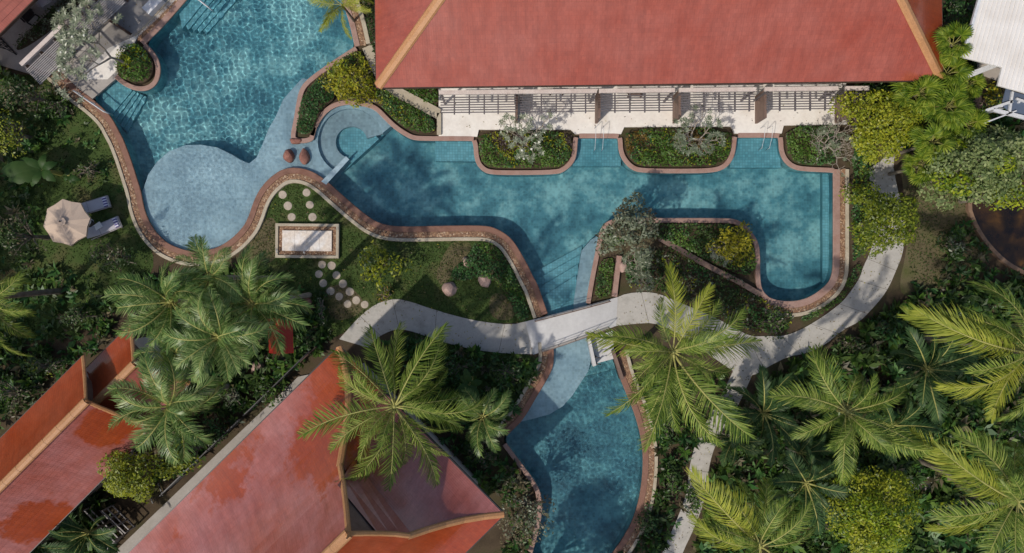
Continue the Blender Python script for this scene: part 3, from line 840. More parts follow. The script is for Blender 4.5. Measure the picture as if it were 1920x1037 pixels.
# --- hip-and-gable villa
def villa():
    ze = 6.5
    E1 = P(635, 650, ze); E2 = P(945, 965, ze)
    v = (E2 - E1); W = v.length; v.normalize(); u = Vector((-v.y, v.x, 0))
    if u.x < 0: u = -u
    root = thing('villa', 'big villa with red glazed hip and gable roof and yellow caps beside the path', 'building', E1 + v * W / 2 - u * 8 - Vector((0, 0, ze)))
    G = lambda uu, vv, z: E1 + u * uu + v * vv + Vector((0, 0, z - ze))
    vr, zr = 6.42, 12.9
    n = 12
    def hip(side):      # sagging hip from the eave corner to the gablet foot
        out = []
        for i in range(n + 1):
            t = i / n; sag = .55 * math.sin(math.pi * t)
            uu = -3.1 * t; dv = 3.0 * t if side else 4.2 * t
            vv = W - dv if side else dv
            out.append(G(uu + (.45 * math.sin(math.pi * t) if not side else 0), vv, ze + 3.0 * t - sag))
        return out
    hN, hS = hip(0), hip(1)
    topN = [G(-3.1 - .12 * i, 4.2 + (vr - 4.2) * i / 5, ze + 3.0 + (zr - ze - 3.0) * (i / 5) ** 1.15) for i in range(1, 6)]
    topS = [G(-3.1 - .12 * i, W - 3.0 - (W - 3.0 - vr) * i / 5, ze + 3.0 + (zr - ze - 3.0) * (i / 5) ** 1.15) for i in range(1, 6)]
    far = -26
    def proj(p, q): return p + u * (far - (p - E1).dot(u))
    Lr = hN + topN; Ls = hS + topS
    def dense(c): return [Vector(q) for q in resample([tuple(q) for q in c], n=46)]
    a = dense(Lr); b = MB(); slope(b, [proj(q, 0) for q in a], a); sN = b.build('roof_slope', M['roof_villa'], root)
    a = dense(Ls); b = MB(); slope(b, a, [proj(q, 0) for q in a]); sS = b.build('roof_slope', M['roof_reflection'], root)
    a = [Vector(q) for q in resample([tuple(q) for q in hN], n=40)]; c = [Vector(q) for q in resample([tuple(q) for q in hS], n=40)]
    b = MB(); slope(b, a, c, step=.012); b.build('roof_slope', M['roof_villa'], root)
    # gable: recessed wall, flared small roof under the verge
    b = MB(); f = [G(-3.3, 4.2, ze + 2.9), G(-3.3, W - 3.0, ze + 2.9), G(-3.95, vr, zr - .25)]
    b.add(f, [(0, 1, 2)]); b.build('gable_wall', M['brown'], root)
    b = MB(); p0, p1 = G(-2.55, 4.5, ze + 2.75), G(-2.95, W - 3.1, ze + 3.0); q0, q1 = G(-3.45, 4.75, ze + 4.0), G(-3.5, W - 4.2, ze + 4.5)
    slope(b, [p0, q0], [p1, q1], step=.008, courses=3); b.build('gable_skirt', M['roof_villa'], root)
    cap_line(hN, .34, 'hip_cap', sN); cap_line(hS, .34, 'hip_cap', sS)
    cap_line([hN[-1]] + topN, .28, 'verge_cap', sN); cap_line([hS[-1]] + topS, .28, 'verge_cap', sS)
    cap_line([topN[-1], proj(topN[-1], 0)], .46, 'ridge_cap', sN)
    b = MB(); eN, eS = proj(hN[0], 0), proj(hS[0], 0)
    for p, q in ((hN[0], eN), (hS[0], eS), (hN[0], hS[0])):
        b.beam(p - Vector((0, 0, .12)), q - Vector((0, 0, .12)), .12, .22)
    b.build('fascia', M['black'], root)
    b = MB(); i = 1.1
    c = [G(-i, i, 0), G(-i, W - i, 0), G(far, W - i, 0), G(far, i, 0)]
    b.prism([(q.x, q.y) for q in c], 0, ze + .3); b.build('wall', M['wall'], root)
    b = MB(); c = [hN[0], hS[0], eS, eN]; b.sheet([(q.x, q.y) for q in c], ze - .03); b.build('soffit', M['dark_wood'], root)
    # flower-shaped finial on the ridge end
    b = MB(); t = topN[-1]; b.tube([t + Vector((0, 0, .1)), t + u * .25 + Vector((0, 0, .5)), t + u * .2 + Vector((0, 0, 1.0))], [.12, .09, .02]); b.build('finial', M['cap'], root)
villa()

# --- two-tier gabled villa at the lower left
def gabled(label, A1, rz, ez, tipx, depth, far):
    """A1: photo point of the NE end of the NW eave; tipx: photo point of ridge end"""
    E = P(*A1, ez); R = P(*tipx, rz)
    u = Vector((1, 1, 0)).normalized(); v = Vector((1, -1, 0)).normalized()
    half = (R - E).dot(v)
    root = thing('gabled_villa', label, 'building', E + v * half - u * 4 - Vector((0, 0, ez)))
    n = 8
    def verge(side):
        out = []
        for i in range(n + 1):
            t = i / n; flare = .25 * math.sin(math.pi * t)
            vv = half * t if side == 0 else half * (2 - t)
            out.append(E + v * vv + u * ((R - E).dot(u) * t - flare * .6) + Vector((0, 0, (rz - ez) * t - flare * .9)))
        return out
    for side in (0, 1):
        vg = verge(side); bk = [q + u * (far - (q - E).dot(u)) for q in vg]
        a = [Vector(q) for q in resample([tuple(q) for q in vg], n=16)]; c = [Vector(q) for q in resample([tuple(q) for q in bk], n=16)]
        b = MB(); slope(b, c, a) if side == 0 else slope(b, a, c); sl = b.build('roof_slope', M['roof_reflection' if side == 0 else 'roof_villa'], root)
        cap_line(vg, .26, 'verge_cap', sl)
        e0, e1 = vg[0], bk[0]
        b = MB(); b.beam(e0 - Vector((0, 0, .1)), e1 - Vector((0, 0, .1)), .1, .2); b.build('fascia', M['black'], root)
    Rf = R + u * (far - (R - E).dot(u)); cap_line([R, Rf], .42, 'ridge_cap', sl)
    b = MB(); w = .5
    c = [E + v * w - u * .7, E + v * (2 * half - w) - u * .7, E + v * (2 * half - w) + u * far, E + v * w + u * far]
    b.prism([(q.x, q.y) for q in c], 0, ez); b.build('wall', M['wall'], root)
    g = [E + v * .3 - u * .6, E + v * (2 * half - .3) - u * .6, R - u * .6 - Vector((0, 0, .2))]
    b = MB(); b.add(g, [(0, 1, 2)]); b.build('gable_wall', M['brown'], root)
    return root, E, R, u, v, half
gabled('small red roofed villa with ochre ridge at the lower left, upper tier', (155, 668), 7.1, 4.0, (160, 753), 0, -16)
gabled('low red gable roof tucked under the end of the small villa', (245, 608), 5.6, 3.3, (250, 683), 0, -4.2)

# --- corner of the villa at the upper left
def corner_roof():
    ze = 5.0
    a, c = P(66, -4, ze), P(-4, 66, ze); d = (c - a).normalized(); a = a - d * 6; c = c + d * 7; nrm = Vector((d.y, -d.x, 0))
    if nrm.x > 0: nrm = -nrm
    root = thing('veranda_house', 'house in the upper left corner with a pale red roof edge', 'building', (a + c) / 2 + nrm * 3 - Vector((0, 0, ze)))
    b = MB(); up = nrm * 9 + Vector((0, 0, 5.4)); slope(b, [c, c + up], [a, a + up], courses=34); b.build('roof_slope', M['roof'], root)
    b = MB(); b.beam(a - Vector((0, 0, .1)), c - Vector((0, 0, .1)), .1, .2); b.build('fascia', M['dark_wood'], root)
    b = MB(); q = [a + nrm * 5, c + nrm * 5, c + nrm * 9, a + nrm * 9]; b.prism([(p.x, p.y) for p in q], 0, ze); b.build('wall', M['wall'], root)
corner_roof()

# --- pale metal roofed building, upper right
def shed():
    ze = 5.5
    pts = [(1851, -45), (1808, 108), (1879, 126), (1871, 160), (1935, 178), (2010, 195), (2010, -45)]
    c = P(1900, 60, 0); root = thing('metal_roofed_building', 'pale standing seam metal roof building in the upper right corner', 'building', (c.x, c.y, 0))
    b = MB(); b.prism(poly(pts, ze), ze - .12, ze); b.build('roof', M['metal_roof'], root)
    d = (P(1808, 108, ze) - P(1851, -45, ze)).normalized()
    nn = Vector((-d.y, d.x, 0)); nn = nn if nn.x > 0 else -nn
    o = P(1851, -45, ze)
    pl = poly(pts, ze)
    for k in range(1, 26):
        s = o + nn * (.22 * k) - d * .5
        L = [s + d * t for t in np.arange(0, 9, .05)]
        ins = inside(np.array([(q.x, q.y) for q in L]), pl)
        idx = np.where(ins)[0]
        if len(idx) < 3: continue
        b = MB(); b.beam(L[idx[0]] + Vector((0, 0, .02)), L[idx[-1]] + Vector((0, 0, .02)), .035, .05); b.build('standing_seam', M['metal_roof'], root)
    b = MB(); b.beam(P(1851, -45, ze) - nn * .08, P(1808, 108, ze) - nn * .08, .14, .16); b.build('gutter', M['steel'], root)
    q = poly([(1965, -45), (1935, 80), (1990, 100), (2100, 130), (2100, -45)], ze - .2)
    b = MB(); b.prism(q, 0, ze - .15); b.build('wall', M['wall'], root)
    r2 = thing('steel_canopy', 'white steel frame canopy with blue sheets below the metal roof', 'canopy', tuple(P(1895, 200, 0)))
    for a, c, w in (((1811, 143), (1868, 121), .28), ((1835, 212), (1898, 190), .14), ((1898, 172), (1892, 212), .12), ((1862, 206), (1925, 222), .20), ((1832, 236), (1905, 208), .07), ((1905, 185), (1925, 192), .1)):
        b = MB(); b.beam(P(*a, 4.0), P(*c, 4.0), w, .12); b.build('steel_beam', M['steel'], r2)
    for q in (((1886, 166), (1897, 170), (1890, 208), (1878, 196)), ((1901, 172), (1930, 180), (1930, 222), (1896, 212))):
        b = MB(); b.prism(poly(q, 3.9), 3.86, 3.9); b.build('roof_sheet', M['blue_sheet'], r2)
    for q in ((1835, 214), (1866, 207)):
        p = P(*q, 2.0); b = MB(); b.box((p.x, p.y, 2.0), (.1, .1, 4.0)); b.build('post', M['steel'], r2)
shed()

# --- little red sala between the palms
def sala():
    z = 2.6; c = P(525, 630, z)
    root = thing('garden_sala', 'tiny open sala with a bright red gable roof below the palm cluster', 'sala', (c.x, c.y, 0))
    a, bq, e, f = P(502, 597, z), P(548, 603, z), P(550, 662, z), P(505, 662, z)
    r0, r1 = P(521, 597, z + .85), P(521, 664, z + .85)
    b = MB(); slope(b, [f, r1], [a, r0], courses=5); b.build('roof_slope', M['red_tin'], root)
    b = MB(); slope(b, [bq, r0], [e, r1], courses=7); b.build('roof_slope', M['red_tin'], root)
    cap_line([r0, r1], .2, 'ridge_cap', root, mat='red_tin')
    for q in ((506, 602), (543, 606), (545, 656), (509, 656)):
        p = P(*q, z); b = MB(); b.box((p.x, p.y, z / 2), (.1, .1, z)); b.build('post', M['dark_wood'], root)
    b = MB(); b.prism(poly([(505, 602), (545, 606), (546, 658), (507, 658)], z), 0, .3); b.build('platform', M['dark_wood'], root)
sala()

# ------------------------------------------------------------------ terrace fins, pergolas and furniture
def fin(px, y0, y1, h, t, label, mat='brown', lab=None):
    a, c = P(px, y0), P(px, y1)
    o = MB().box(((a.x + c.x) / 2, (a.y + c.y) / 2, .155 + h / 2), (t, abs(a.y - c.y), h)).build('privacy_wall', M[mat], None, ((a.x + c.x) / 2, (a.y + c.y) / 2, .155))
    tag(o, label, 'wall', 'privacy walls between the terraces')
for px, lab in ((968, 'brown privacy wall behind the leftmost pool planter on the terrace'), (1117, 'brown privacy wall beside the wooden bench terrace'), (1262, 'brown privacy wall behind the middle pool planter'),
                (1416, 'brown privacy wall ending at the right handrail'), (1565, 'brown privacy wall by the bare branched planter at the right end')):
    fin(px, 233, 182, 1.65, .14, lab)

def pergola(x0, x1, label, raf):
    zt = 2.35
    yb = lambda x: 174 - (x - 820) * .0105
    c = P((x0 + x1) / 2, yb((x0 + x1) / 2) + 20, zt)
    root = thing('pergola', label, 'pergola', (c.x, c.y, 0), 'slatted pergolas along the hotel wing')
    b = MB(); b.beam(P(x0 - 3, yb(x0), zt + .1), P(x1 + 3, yb(x1), zt + .1), .22, .16); b.build('wall_beam', M['beam'], root)
    for x in raf:
        b = MB(); b.beam(P(x, yb(x) + 3, zt), P(x, yb(x) + 41, zt), .07, .12); b.build('rafter', M['slat'], root)
    for k in range(7):
        dy = 9 + k * 4.7
        b = MB(); b.beam(P(x0, yb(x0) + dy, zt + .09), P(x1, yb(x1) + dy, zt + .09), .055, .05); b.build('slat', M['slat'], root)
    for x in (x0 + 2, x1 - 2):
        a = P(x, yb(x) + 4, zt); b = MB(); b.box((a.x, a.y, .155 + zt / 2), (.1, .1, zt)); b.build('post', M['slat'], root)
pergola(826, 968, 'slatted pergola at the left end of the hotel terrace beside the green hedge', (852, 880, 908, 934))
pergola(975, 1116, 'slatted pergola over the terrace behind the flowering frangipani planter', (1015, 1043, 1071, 1098))
pergola(1126, 1262, 'slatted pergola above the wooden bench', (1153, 1181, 1209, 1236))
pergola(1276, 1414, 'slatted pergola behind the middle frangipani planter', (1320, 1348, 1378, 1405))
pergola(1436, 1568, 'slatted pergola with brightly sunlit floor near the right end', (1462, 1491, 1519, 1547))
pergola(1588, 1626, 'short slatted pergola half hidden by the lime green tree', (1606,))

def bench(px, py, label, wd, dp, mat):
    c = P(px, py, .2); root = thing('bench', label, 'bench', (c.x, c.y, .155))
    for k in range(4):
        b = MB(); b.box((c.x, c.y - dp / 2 + dp * (k + .5) / 4, .155 + .45), (wd, dp / 4 - .015, .04)); b.build('seat_slat', M[mat], root)
    for sx in (-1, 1):
        for sy in (-1, 1):
            b = MB(); b.box((c.x + sx * (wd / 2 - .06), c.y + sy * (dp / 2 - .06), .155 + .215), (.07, .07, .43)); b.build('leg', M[mat], root)
bench(1189, 178, 'brown slatted wooden bench under the third pergola', .85, .38, 'brown')
bench(1043, 176, 'dark low bench under the second pergola', .85, .22, 'dark_wood')

def handrail(px, py, label, dy=48, dx=0):
    c = P(px, py); root = thing('pool_handrail', label, 'handrail', (c.x, c.y, .155), 'steel handrails at the pool steps')
    for s in (-1, 1):
        o = Vector((s * .22, 0, 0)); a = P(px, py - 8) + o; e = P(px + dx, py + dy) + o
        top = Vector((0, 0, .95))
        b = MB(); b.tube([a + Vector((0, 0, .155)), a + top, a + top + Vector((0, -.1, .05)), P(px + dx * .5, py + dy * .45) + o + Vector((0, 0, .85)), e + Vector((0, 0, .42)), e + Vector((0, -.03, -.35))], .014, 6)
        b.build('rail', M['steel'], root, smooth=True)
handrail(1121, 250, 'steel handrail at the pool steps between the left and middle planters', 32)
handrail(1431, 250, 'steel handrail at the pool steps between the middle and right planters', 30)

def pole_rail(a, c, z0, z1, label):
    p, q = P(*a), P(*c); root = thing('pool_handrail', label, 'handrail', tuple(p), 'steel handrails at the pool steps')
    b = MB(); b.tube([p + Vector((0, 0, z0 - .75)), p + Vector((0, 0, z0)), q + Vector((0, 0, z1)), q + Vector((0, 0, z1 - 1.1))], .045, 8); b.build('rail', M['white_paint'], root, smooth=True)
    m = (p + q) / 2; b = MB(); b.tube([m + Vector((0, 0, -.5)), m + Vector((0, 0, (z0 + z1) / 2))], .03, 8); b.build('post', M['white_paint'], root)
pole_rail((155, 177), (207, 214), .95, .75, 'white handrail over the coping at the left corner of the pool')
pole_rail((374, 2), (398, 20), .95, .75, 'short white handrail at the steps in the upper pool corner')

# --- upper-left veranda
def left_pergola():
    root = thing('pergola', 'long slatted pergola with a pale beam in the upper left corner', 'pergola', tuple(P(150, 60, 0)))
    zt = 2.6
    A, B = (200, -32), (40, 122)
    b = MB(); b.beam(P(*A, zt + .1), P(*B, zt + .1), .24, .16); b.build('wall_beam', M['beam'], root)
    dx, dy = B[0] - A[0], B[1] - A[1]; L = math.hypot(dx, dy); nx, ny = -dy / L, dx / L
    if nx < 0: nx, ny = -nx, -ny
    for k in range(11):
        o = 14 + k * 3.6
        b = MB(); b.beam(P(A[0] + nx * o, A[1] + ny * o, zt), P(B[0] + nx * o, B[1] + ny * o, zt), .05, .05); b.build('slat', M['slat_pale'], root)
    for t in (.02, .18, .34, .5, .66, .82, .985):
        x, y = A[0] + dx * t, A[1] + dy * t
        b = MB(); b.beam(P(x + nx * 3, y + ny * 3, zt - .09), P(x + nx * 53, y + ny * 53, zt - .09), .07, .12); b.build('rafter', M['slat'], root)
        b = MB(); p = P(x, y, zt); b.box((p.x, p.y, zt / 2), (.12, .12, zt), math.pi / 4); b.build('post', M['brown'], root)
left_pergola()
def corner_fin():
    a, c = P(196, 32), P(247, 68); m = (a + c) / 2; ang = math.atan2(c.y - a.y, c.x - a.x)
    root = thing('privacy_wall', 'dark brown privacy wall crossing the upper left terrace', 'wall', (m.x, m.y, .145), 'privacy walls between the terraces')
    MB().add([(a.x - .05, a.y - .05, .145), (c.x, c.y, .145), (c.x, c.y, .9), (a.x - .05, a.y - .05, 2.2), (a.x + .06, a.y + .07, .145), (c.x + .1, c.y + .1, .145), (c.x + .1, c.y + .1, .9), (a.x + .06, a.y + .07, 2.2)],
             [(0, 1, 2, 3), (7, 6, 5, 4), (3, 2, 6, 7), (1, 5, 6, 2), (0, 3, 7, 4)]).build('panel', M['dark_wood'], root)
corner_fin()
def garden_chair(px, py, rz, label, mat, seat='sling'):
    c = P(px, py, 0); root = thing('armchair', label, 'chair', (c.x, c.y, .145)); ca, sa = math.cos(rz), math.sin(rz)
    T = lambda x, y, z: (c.x + x * ca - y * sa, c.y + x * sa + y * ca, .145 + z)
    def bx(n, x, y, z, d, m): b = MB(); b.box(T(x, y, z), d, rz); b.build(n, M[m], root)
    bx('seat', 0, 0, .40, (.62, .6, .14), seat); bx('backrest', 0, .34, .62, (.66, .12, .6), mat)
    for s in (-1, 1):
        bx('armrest', s * .36, 0, .55, (.09, .62, .08), mat)
        for t in (-1, 1): bx('leg', s * .33, t * .27, .17, (.07, .07, .34), mat)
garden_chair(62, 34, .8, 'dark round backed chair on the upper left veranda', 'black', 'black')
garden_chair(92, 6, .6, 'pale grey armchair at the top of the upper left veranda', 'slat_pale')
def lattice(a, c, h, label, z0=.145):
    p, q = P(*a), P(*c); m = (p + q) / 2; root = thing('lattice_screen', label, 'screen', (m.x, m.y, z0))
    L = (q - p).length; n = max(2, int(L / .28)); d = (q - p) / n
    for i in range(n):
        for s in (0, 1):
            b = MB(); b.beam(p + d * (i + s) + Vector((0, 0, z0)), p + d * (i + 1 - s) + Vector((0, 0, z0 + h)), .035, .03); b.build('lattice_bar', M['black'], root)
    for z in (z0 + .02, z0 + h):
        b = MB(); b.beam(p + Vector((0, 0, z)), q + Vector((0, 0, z)), .06, .05); b.build('rail', M['black'], root)
lattice((2, 70), (34, 104), 1.4, 'black lattice screen at the lower end of the upper left veranda')
c = P(294, 14); o = MB().box((c.x, c.y, .145 + .22), (1.15, .55, .44), math.radians(46)).build('stone_bench', M['white_paint'], None, (c.x, c.y, .145))
tag(o, 'white stone block bench beside the pool at the upper left', 'bench')

# --- bridge over the channel with two railings
def bridge():
    U = [(985, 603), (1158, 557)]; L = [(1000, 665), (1155, 611)]
    c = P(1075, 610); root = thing('footbridge', 'pale concrete footbridge over the pool channel', 'bridge', (c.x, c.y, .05))
    n = 10; b = MB(); top = []; bot = []
    for i in range(n + 1):
        t = i / n; z = .055 + .34 * math.sin(math.pi * t)
        u = P(U[0][0] + (U[1][0] - U[0][0]) * t, U[0][1] + (U[1][1] - U[0][1]) * t); l = P(L[0][0] + (L[1][0] - L[0][0]) * t, L[0][1] + (L[1][1] - L[0][1]) * t)
        top.append((Vector((u.x, u.y, z)), Vector((l.x, l.y, z))))
    dn = Vector((0, 0, -.18))
    b.ribbon([q[1] for q in top], [q[0] for q in top]); b.ribbon([q[0] for q in top], [q[0] + dn for q in top]); b.ribbon([q[1] + dn for q in top], [q[1] for q in top]); b.ribbon([q[0] + dn for q in top], [q[1] + dn for q in top])
    b.build('deck', M['deck'], root)
    for s in (0, 1):
        side = [q[s] for q in top]; i0, i1 = 1, n
        nm = 'upper' if s == 0 else 'lower'
        inn = (top[5][1 - s] - top[5][s]).normalized() * .08
        b = MB(); b.tube([q + inn + Vector((0, 0, .06)) for q in side[i0:i1]], .05, 4); b.build('edge_kerb', M['concrete'], root)
        r = thing('bridge_railing', 'thin brown railing on the %s edge of the footbridge' % nm, 'railing', tuple(side[5]), 'railings of the footbridge')
        for i in range(i0, i1, 2):
            b = MB(); b.tube([side[i] + inn, side[i] + inn + Vector((0, 0, .92))], .018, 6); b.build('post', M['brown'], r)
        for h in (.5, .92):
            b = MB(); b.tube([q + inn + Vector((0, 0, h)) for q in side[i0:i1]], .012 if h < .9 else .02, 6); b.build('rail', M['brown'], r)
bridge()

# --- pool entry slab with two walls under the bridge end
c = P(1126, 660)
ent = thing('pool_entry', 'white pool entry slab with low side walls below the footbridge', 'pool steps', (c.x, c.y, 0))
MB().prism(poly([(1106, 634), (1148, 620), (1152, 672), (1114, 682)]), -.7, .10).build('slab', M['deck'], ent)
MB().prism(poly([(1100, 634), (1105, 632), (1116, 683), (1110, 685)]), -.7, .62).build('side_wall', M['deck'], ent)
MB().prism(poly([(1145, 657), (1150, 655), (1168, 708), (1162, 711)]), -.7, .5).build('side_wall', M['brown'], ent)
for q in ((1116, 668), (1117, 680)):
    p = P(*q); MB().tube([(p.x, p.y, .1), (p.x, p.y, .8), (p.x + .2, p.y, .9)], .05, 8).build('newel', M['black'], ent)

# --- marble platform with pebble border and water spouts
def platform():
    c = P(578, 451); root = thing('marble_platform', 'white marble platform with pebble border and cream kerb on the lawn', 'platform', (c.x, c.y, 0))
    x0, y0, x1, y1 = 519, 420, 637, 484; r = math.radians(-.6)
    Q = lambda x, y: ((c.x + ((x - 578) * math.cos(r) - (451 - y) * math.sin(r)) * MPP), (c.y + ((x - 578) * math.sin(r) + (451 - y) * math.cos(r)) * MPP))
    def pr(n, ax, ay, bx_, by, z0, z1, m): return MB().prism([Q(ax, by), Q(bx_, by), Q(bx_, ay), Q(ax, ay)], z0, z1).build(n, M[m], root)
    k = 5
    pr('kerb', x0, y0, x1, y0 + k, 0, .28, 'cream'); pr('kerb', x0, y1 - k, x1, y1, 0, .28, 'cream'); pr('kerb', x0, y0 + k, x0 + k, y1 - k, 0, .28, 'cream'); pr('kerb', x1 - k, y0 + k, x1, y1 - k, 0, .28, 'cream')
    pr('pebble_tray', x0 + k, y0 + k, x1 - k, y1 - k, 0, .18, 'pebble_bed')
    for i in range(4):
        xa = x0 + 13 + i * 23.1
        pr('marble_slab', xa, y0 + 13, xa + 22.8, y1 - 13, 0, .30, 'marble')
    line = np.array([Q(x0 + 9, y0 + 9), Q(x1 - 9, y0 + 9), Q(x1 - 9, y1 - 9), Q(x0 + 9, y1 - 9), Q(x0 + 9, y0 + 9.5)])
    pebbles(resample(line, step=.05), -.11, .11, .185, 300, root, 9)
    for x, h in ((576, .5), (524, .32)):
        p = Q(x, y1 - 9); MB().tube([(p[0], p[1], .15), (p[0], p[1], .15 + h), (p[0], p[1] + .12, .2 + h), (p[0], p[1] + .2, .12 + h)], .025, 8).build('spout', M['steel'], root, smooth=True)
platform()

# --- spa weir beam
c = P(632, 320); o = MB().prism(poly([(604, 341), (650, 294), (656, 300), (613, 347)]), -.9, .20).build('weir_beam', M['tile_shelf'], None, (c.x, c.y, 0))
tag(o, 'pale tiled weir beam between the round spa and the deep pool', 'pool wall'); receiver(o)

# --- low garden walls
def low_wall(px, w, h, mat, label, capm=None):
    line = sub(px); m = line[len(line) // 2]
    root = thing('garden_wall', label, 'wall', (m[0], m[1], 0))
    b = MB(); profile_strip(b, line, [(-w / 2, -.05), (-w / 2, h), (w / 2, h), (w / 2, -.05)]); b.build('wall_body', M[mat], root)
    if capm: b = MB(); profile_strip(b, line, [(-w / 2 - .03, h + .003), (-w / 2 - .03, h + .05), (w / 2 + .03, h + .05), (w / 2 + .03, h + .003)]); b.build('coping', M[capm], root)
low_wall([(1234, 447), (1275, 470), (1330, 502), (1375, 524), (1422, 552)], .24, .32, 'pebble_bed', 'brownish stone wall running diagonally across the planted island', 'brown')
low_wall([(1160, 480), (1155, 520), (1151, 556)], .30, .3, 'coping_pink', 'short pink kerb wall beside the narrow hedge at the channel')
low_wall([(690, 90), (702, 118), (716, 148), (740, 172), (785, 195), (824, 216)], .55, .25, 'pebble_bed', 'pebble topped boundary wall curving under the lime croton', 'cream')
low_wall([(824, 214), (824, 254)], .25, .3, 'cream', 'cream end wall of the terrace beside the hedge')

# --- walkway, railings and gate beside the big villa
b = MB(); b.prism(poly([(560, 706), (588, 700), (480, 810), (236, 1045), (205, 1045), (330, 925)]), -.1, .12)
b.build('side_walkway', M['grey_deck'], kind='structure')
def fence(a, c, h, label, mat='black', z0=.12, n=None):
    p, q = P(*a), P(*c); L = (q - p).length; n = n or max(2, int(L / 1.4)); m = (p + q) / 2
    root = thing('railing', label, 'railing', (m.x, m.y, z0))
    for i in range(n + 1):
        x = p + (q - p) * (i / n); b = MB(); b.box((x.x, x.y, z0 + h / 2), (.07, .07, h)); b.build('post', M[mat], root)
    for z in (.15, h * .6, h):
        b = MB(); b.beam(p + Vector((0, 0, z0 + z)), q + Vector((0, 0, z0 + z)), .06, .05); b.build('rail', M[mat], root)
fence((590, 655), (470, 772), 1.1, 'black railing along the upper part of the villa walkway')
fence((462, 780), (318, 918), 1.1, 'black railing along the middle of the villa walkway')
fence((234, 1003), (196, 1042), 1.1, 'pale railing at the lowest end of the villa walkway', 'slat_pale')
fence((182, 944), (236, 1000), 1.2, 'white gate railing crossing the gap between the villas, lower one', 'slat_pale', n=3)
fence((215, 945), (256, 985), 1.2, 'white gate railing crossing the gap between the villas, upper one', 'slat_pale', n=3)
lattice((292, 885), (308, 930), 1.3, 'black lattice screen beside the lime bush at the villa walkway', .12)
fence((600, 648), (572, 675), .9, 'short dark railing at the path end of the villa walkway', 'dark_wood', n=2)

# --- stepping stones
def stone(px, py, label, r=7.6):
    c = P(px, py); n = 14; b = MB(); R = r * MPP
    pr = [(R * 1.03, -.03), (R, .015), (R * .93, .028)]
    b.lathe((c.x, c.y, 0), pr, n); k = rs.uniform(.95, 1.06)
    b.v = [(c.x + (x - c.x) * (k + .025 * math.sin(3 * math.atan2(y - c.y, x - c.x) + px)), c.y + (y - c.y) * (k + .025 * math.cos(2 * math.atan2(y - c.y, x - c.x) + py)), z) for x, y, z in b.v]
    o = b.build('stepping_stone', M['stone_step'], None, (c.x, c.y, 0)); tag(o, label, 'stepping stone', 'round stepping stones in the lawn')
for x, y, l in ((530, 365, 'top stepping stone of the left column above the marble platform'), (540, 386, 'middle stepping stone of the left column above the marble platform'), (547, 407, 'stepping stone of the left column nearest the marble platform'),
                (575, 361, 'top stepping stone of the right column above the marble platform'), (581, 384, 'middle stepping stone of the right column above the marble platform'), (586, 407, 'stepping stone of the right column nearest the marble platform'),
                (604, 496, 'stepping stone just below the marble platform, left of the pair'), (622, 498, 'stepping stone just below the marble platform, right of the pair'),
                (598, 514, 'second stepping stone down in the left row below the platform'), (631, 516, 'second stepping stone down in the right row below the platform'),
                (606, 531, 'third stepping stone down in the left row below the platform'), (643, 532, 'third stepping stone down in the right row below the platform'),
                (620, 546, 'fourth stepping stone down in the left row below the platform'), (656, 547, 'fourth stepping stone down in the right row below the platform'),
                (636, 556, 'fifth stepping stone down in the left row, on bare soil'), (668, 563, 'fifth stepping stone down in the right row, close to the path'),
                (652, 570, 'last stepping stone of the left row before the path'), (684, 571, 'last stepping stone of the right row, touching the path edge')):
    stone(x, y, l)

# --- boulders
def boulder(px, py, rx, ry, h, label, mat='rock', z0=0.0, rot=0, recv=False):
    me = bpy.data.meshes.new('boulder'); import bmesh
    bm = bmesh.new(); bmesh.ops.create_icosphere(bm, subdivisions=3, radius=1)
    c = P(px, py); ph = rs.uniform(0, 6, 6)
    cut = [Vector(q) for q in rdir(7, -.2)]
    for v in bm.verts:
        p = v.co
        for k in cut:
            d = p.dot(k) - .80
            if d > 0: p -= k * d * .85
        p *= 1 + .07 * math.sin(3 * p.x + ph[0]) + .06 * math.sin(4 * p.y + ph[1]) + .05 * math.sin(5 * p.z + ph[2])
        x, y = p.x * rx * MPP, p.y * ry * MPP
        v.co = (x * math.cos(rot) - y * math.sin(rot), x * math.sin(rot) + y * math.cos(rot), p.z * h)
    bm.to_mesh(me); bm.free()
    o = link('boulder', me, M[mat], None, (c.x, c.y, z0)); tag(o, label, 'boulder', 'boulders round the pool garden')
    if recv: receiver(o)
boulder(541, 292, 11, 14, .42, 'reddish boulder standing in the shallow pool, left of the pair', z0=0, rot=.2, recv=True)
boulder(572, 294, 10, 16, .42, 'reddish oblong boulder standing in the shallow pool, right of the pair', z0=0, rot=.1, recv=True)
boulder(556, 265, 12, 6, .32, 'flat red stone at the tip of the dark hedge by the spa', z0=.05, recv=True)
boulder(843, 541, 15, 13, .40, 'pinkish boulder on the shaded lawn below the hedge', 'pale_rock', .05, .5)
boulder(909, 527, 13, 12, .40, 'pinkish boulder at the lower edge of the glossy hedge', 'pale_rock', .1, -.4)
boulder(875, 492, 8, 10, .35, 'small brown boulder at the left tip of the glossy hedge', 'pale_rock', .1, .3)
boulder(580, 566, 11, 19, .5, 'dull red boulder ringed by a variegated shrub', 'rock', .1, .1)
boulder(487, 688, 13, 12, .5, 'pale pink boulder between the sala and the villa walkway', 'pale_rock', .1)
boulder(372, 598, 12, 10, .6, 'pinkish boulder glimpsed between the feathery palms', 'pale_rock', .1)
boulder(1166, 500, 9, 12, .4, 'tan boulder on the island beneath the grey leaved tree', 'pale_rock', .1)
boulder(1828, 190, 13, 22, .4, 'tan stone slab beside the steel canopy', 'pale_rock', .0, .2)

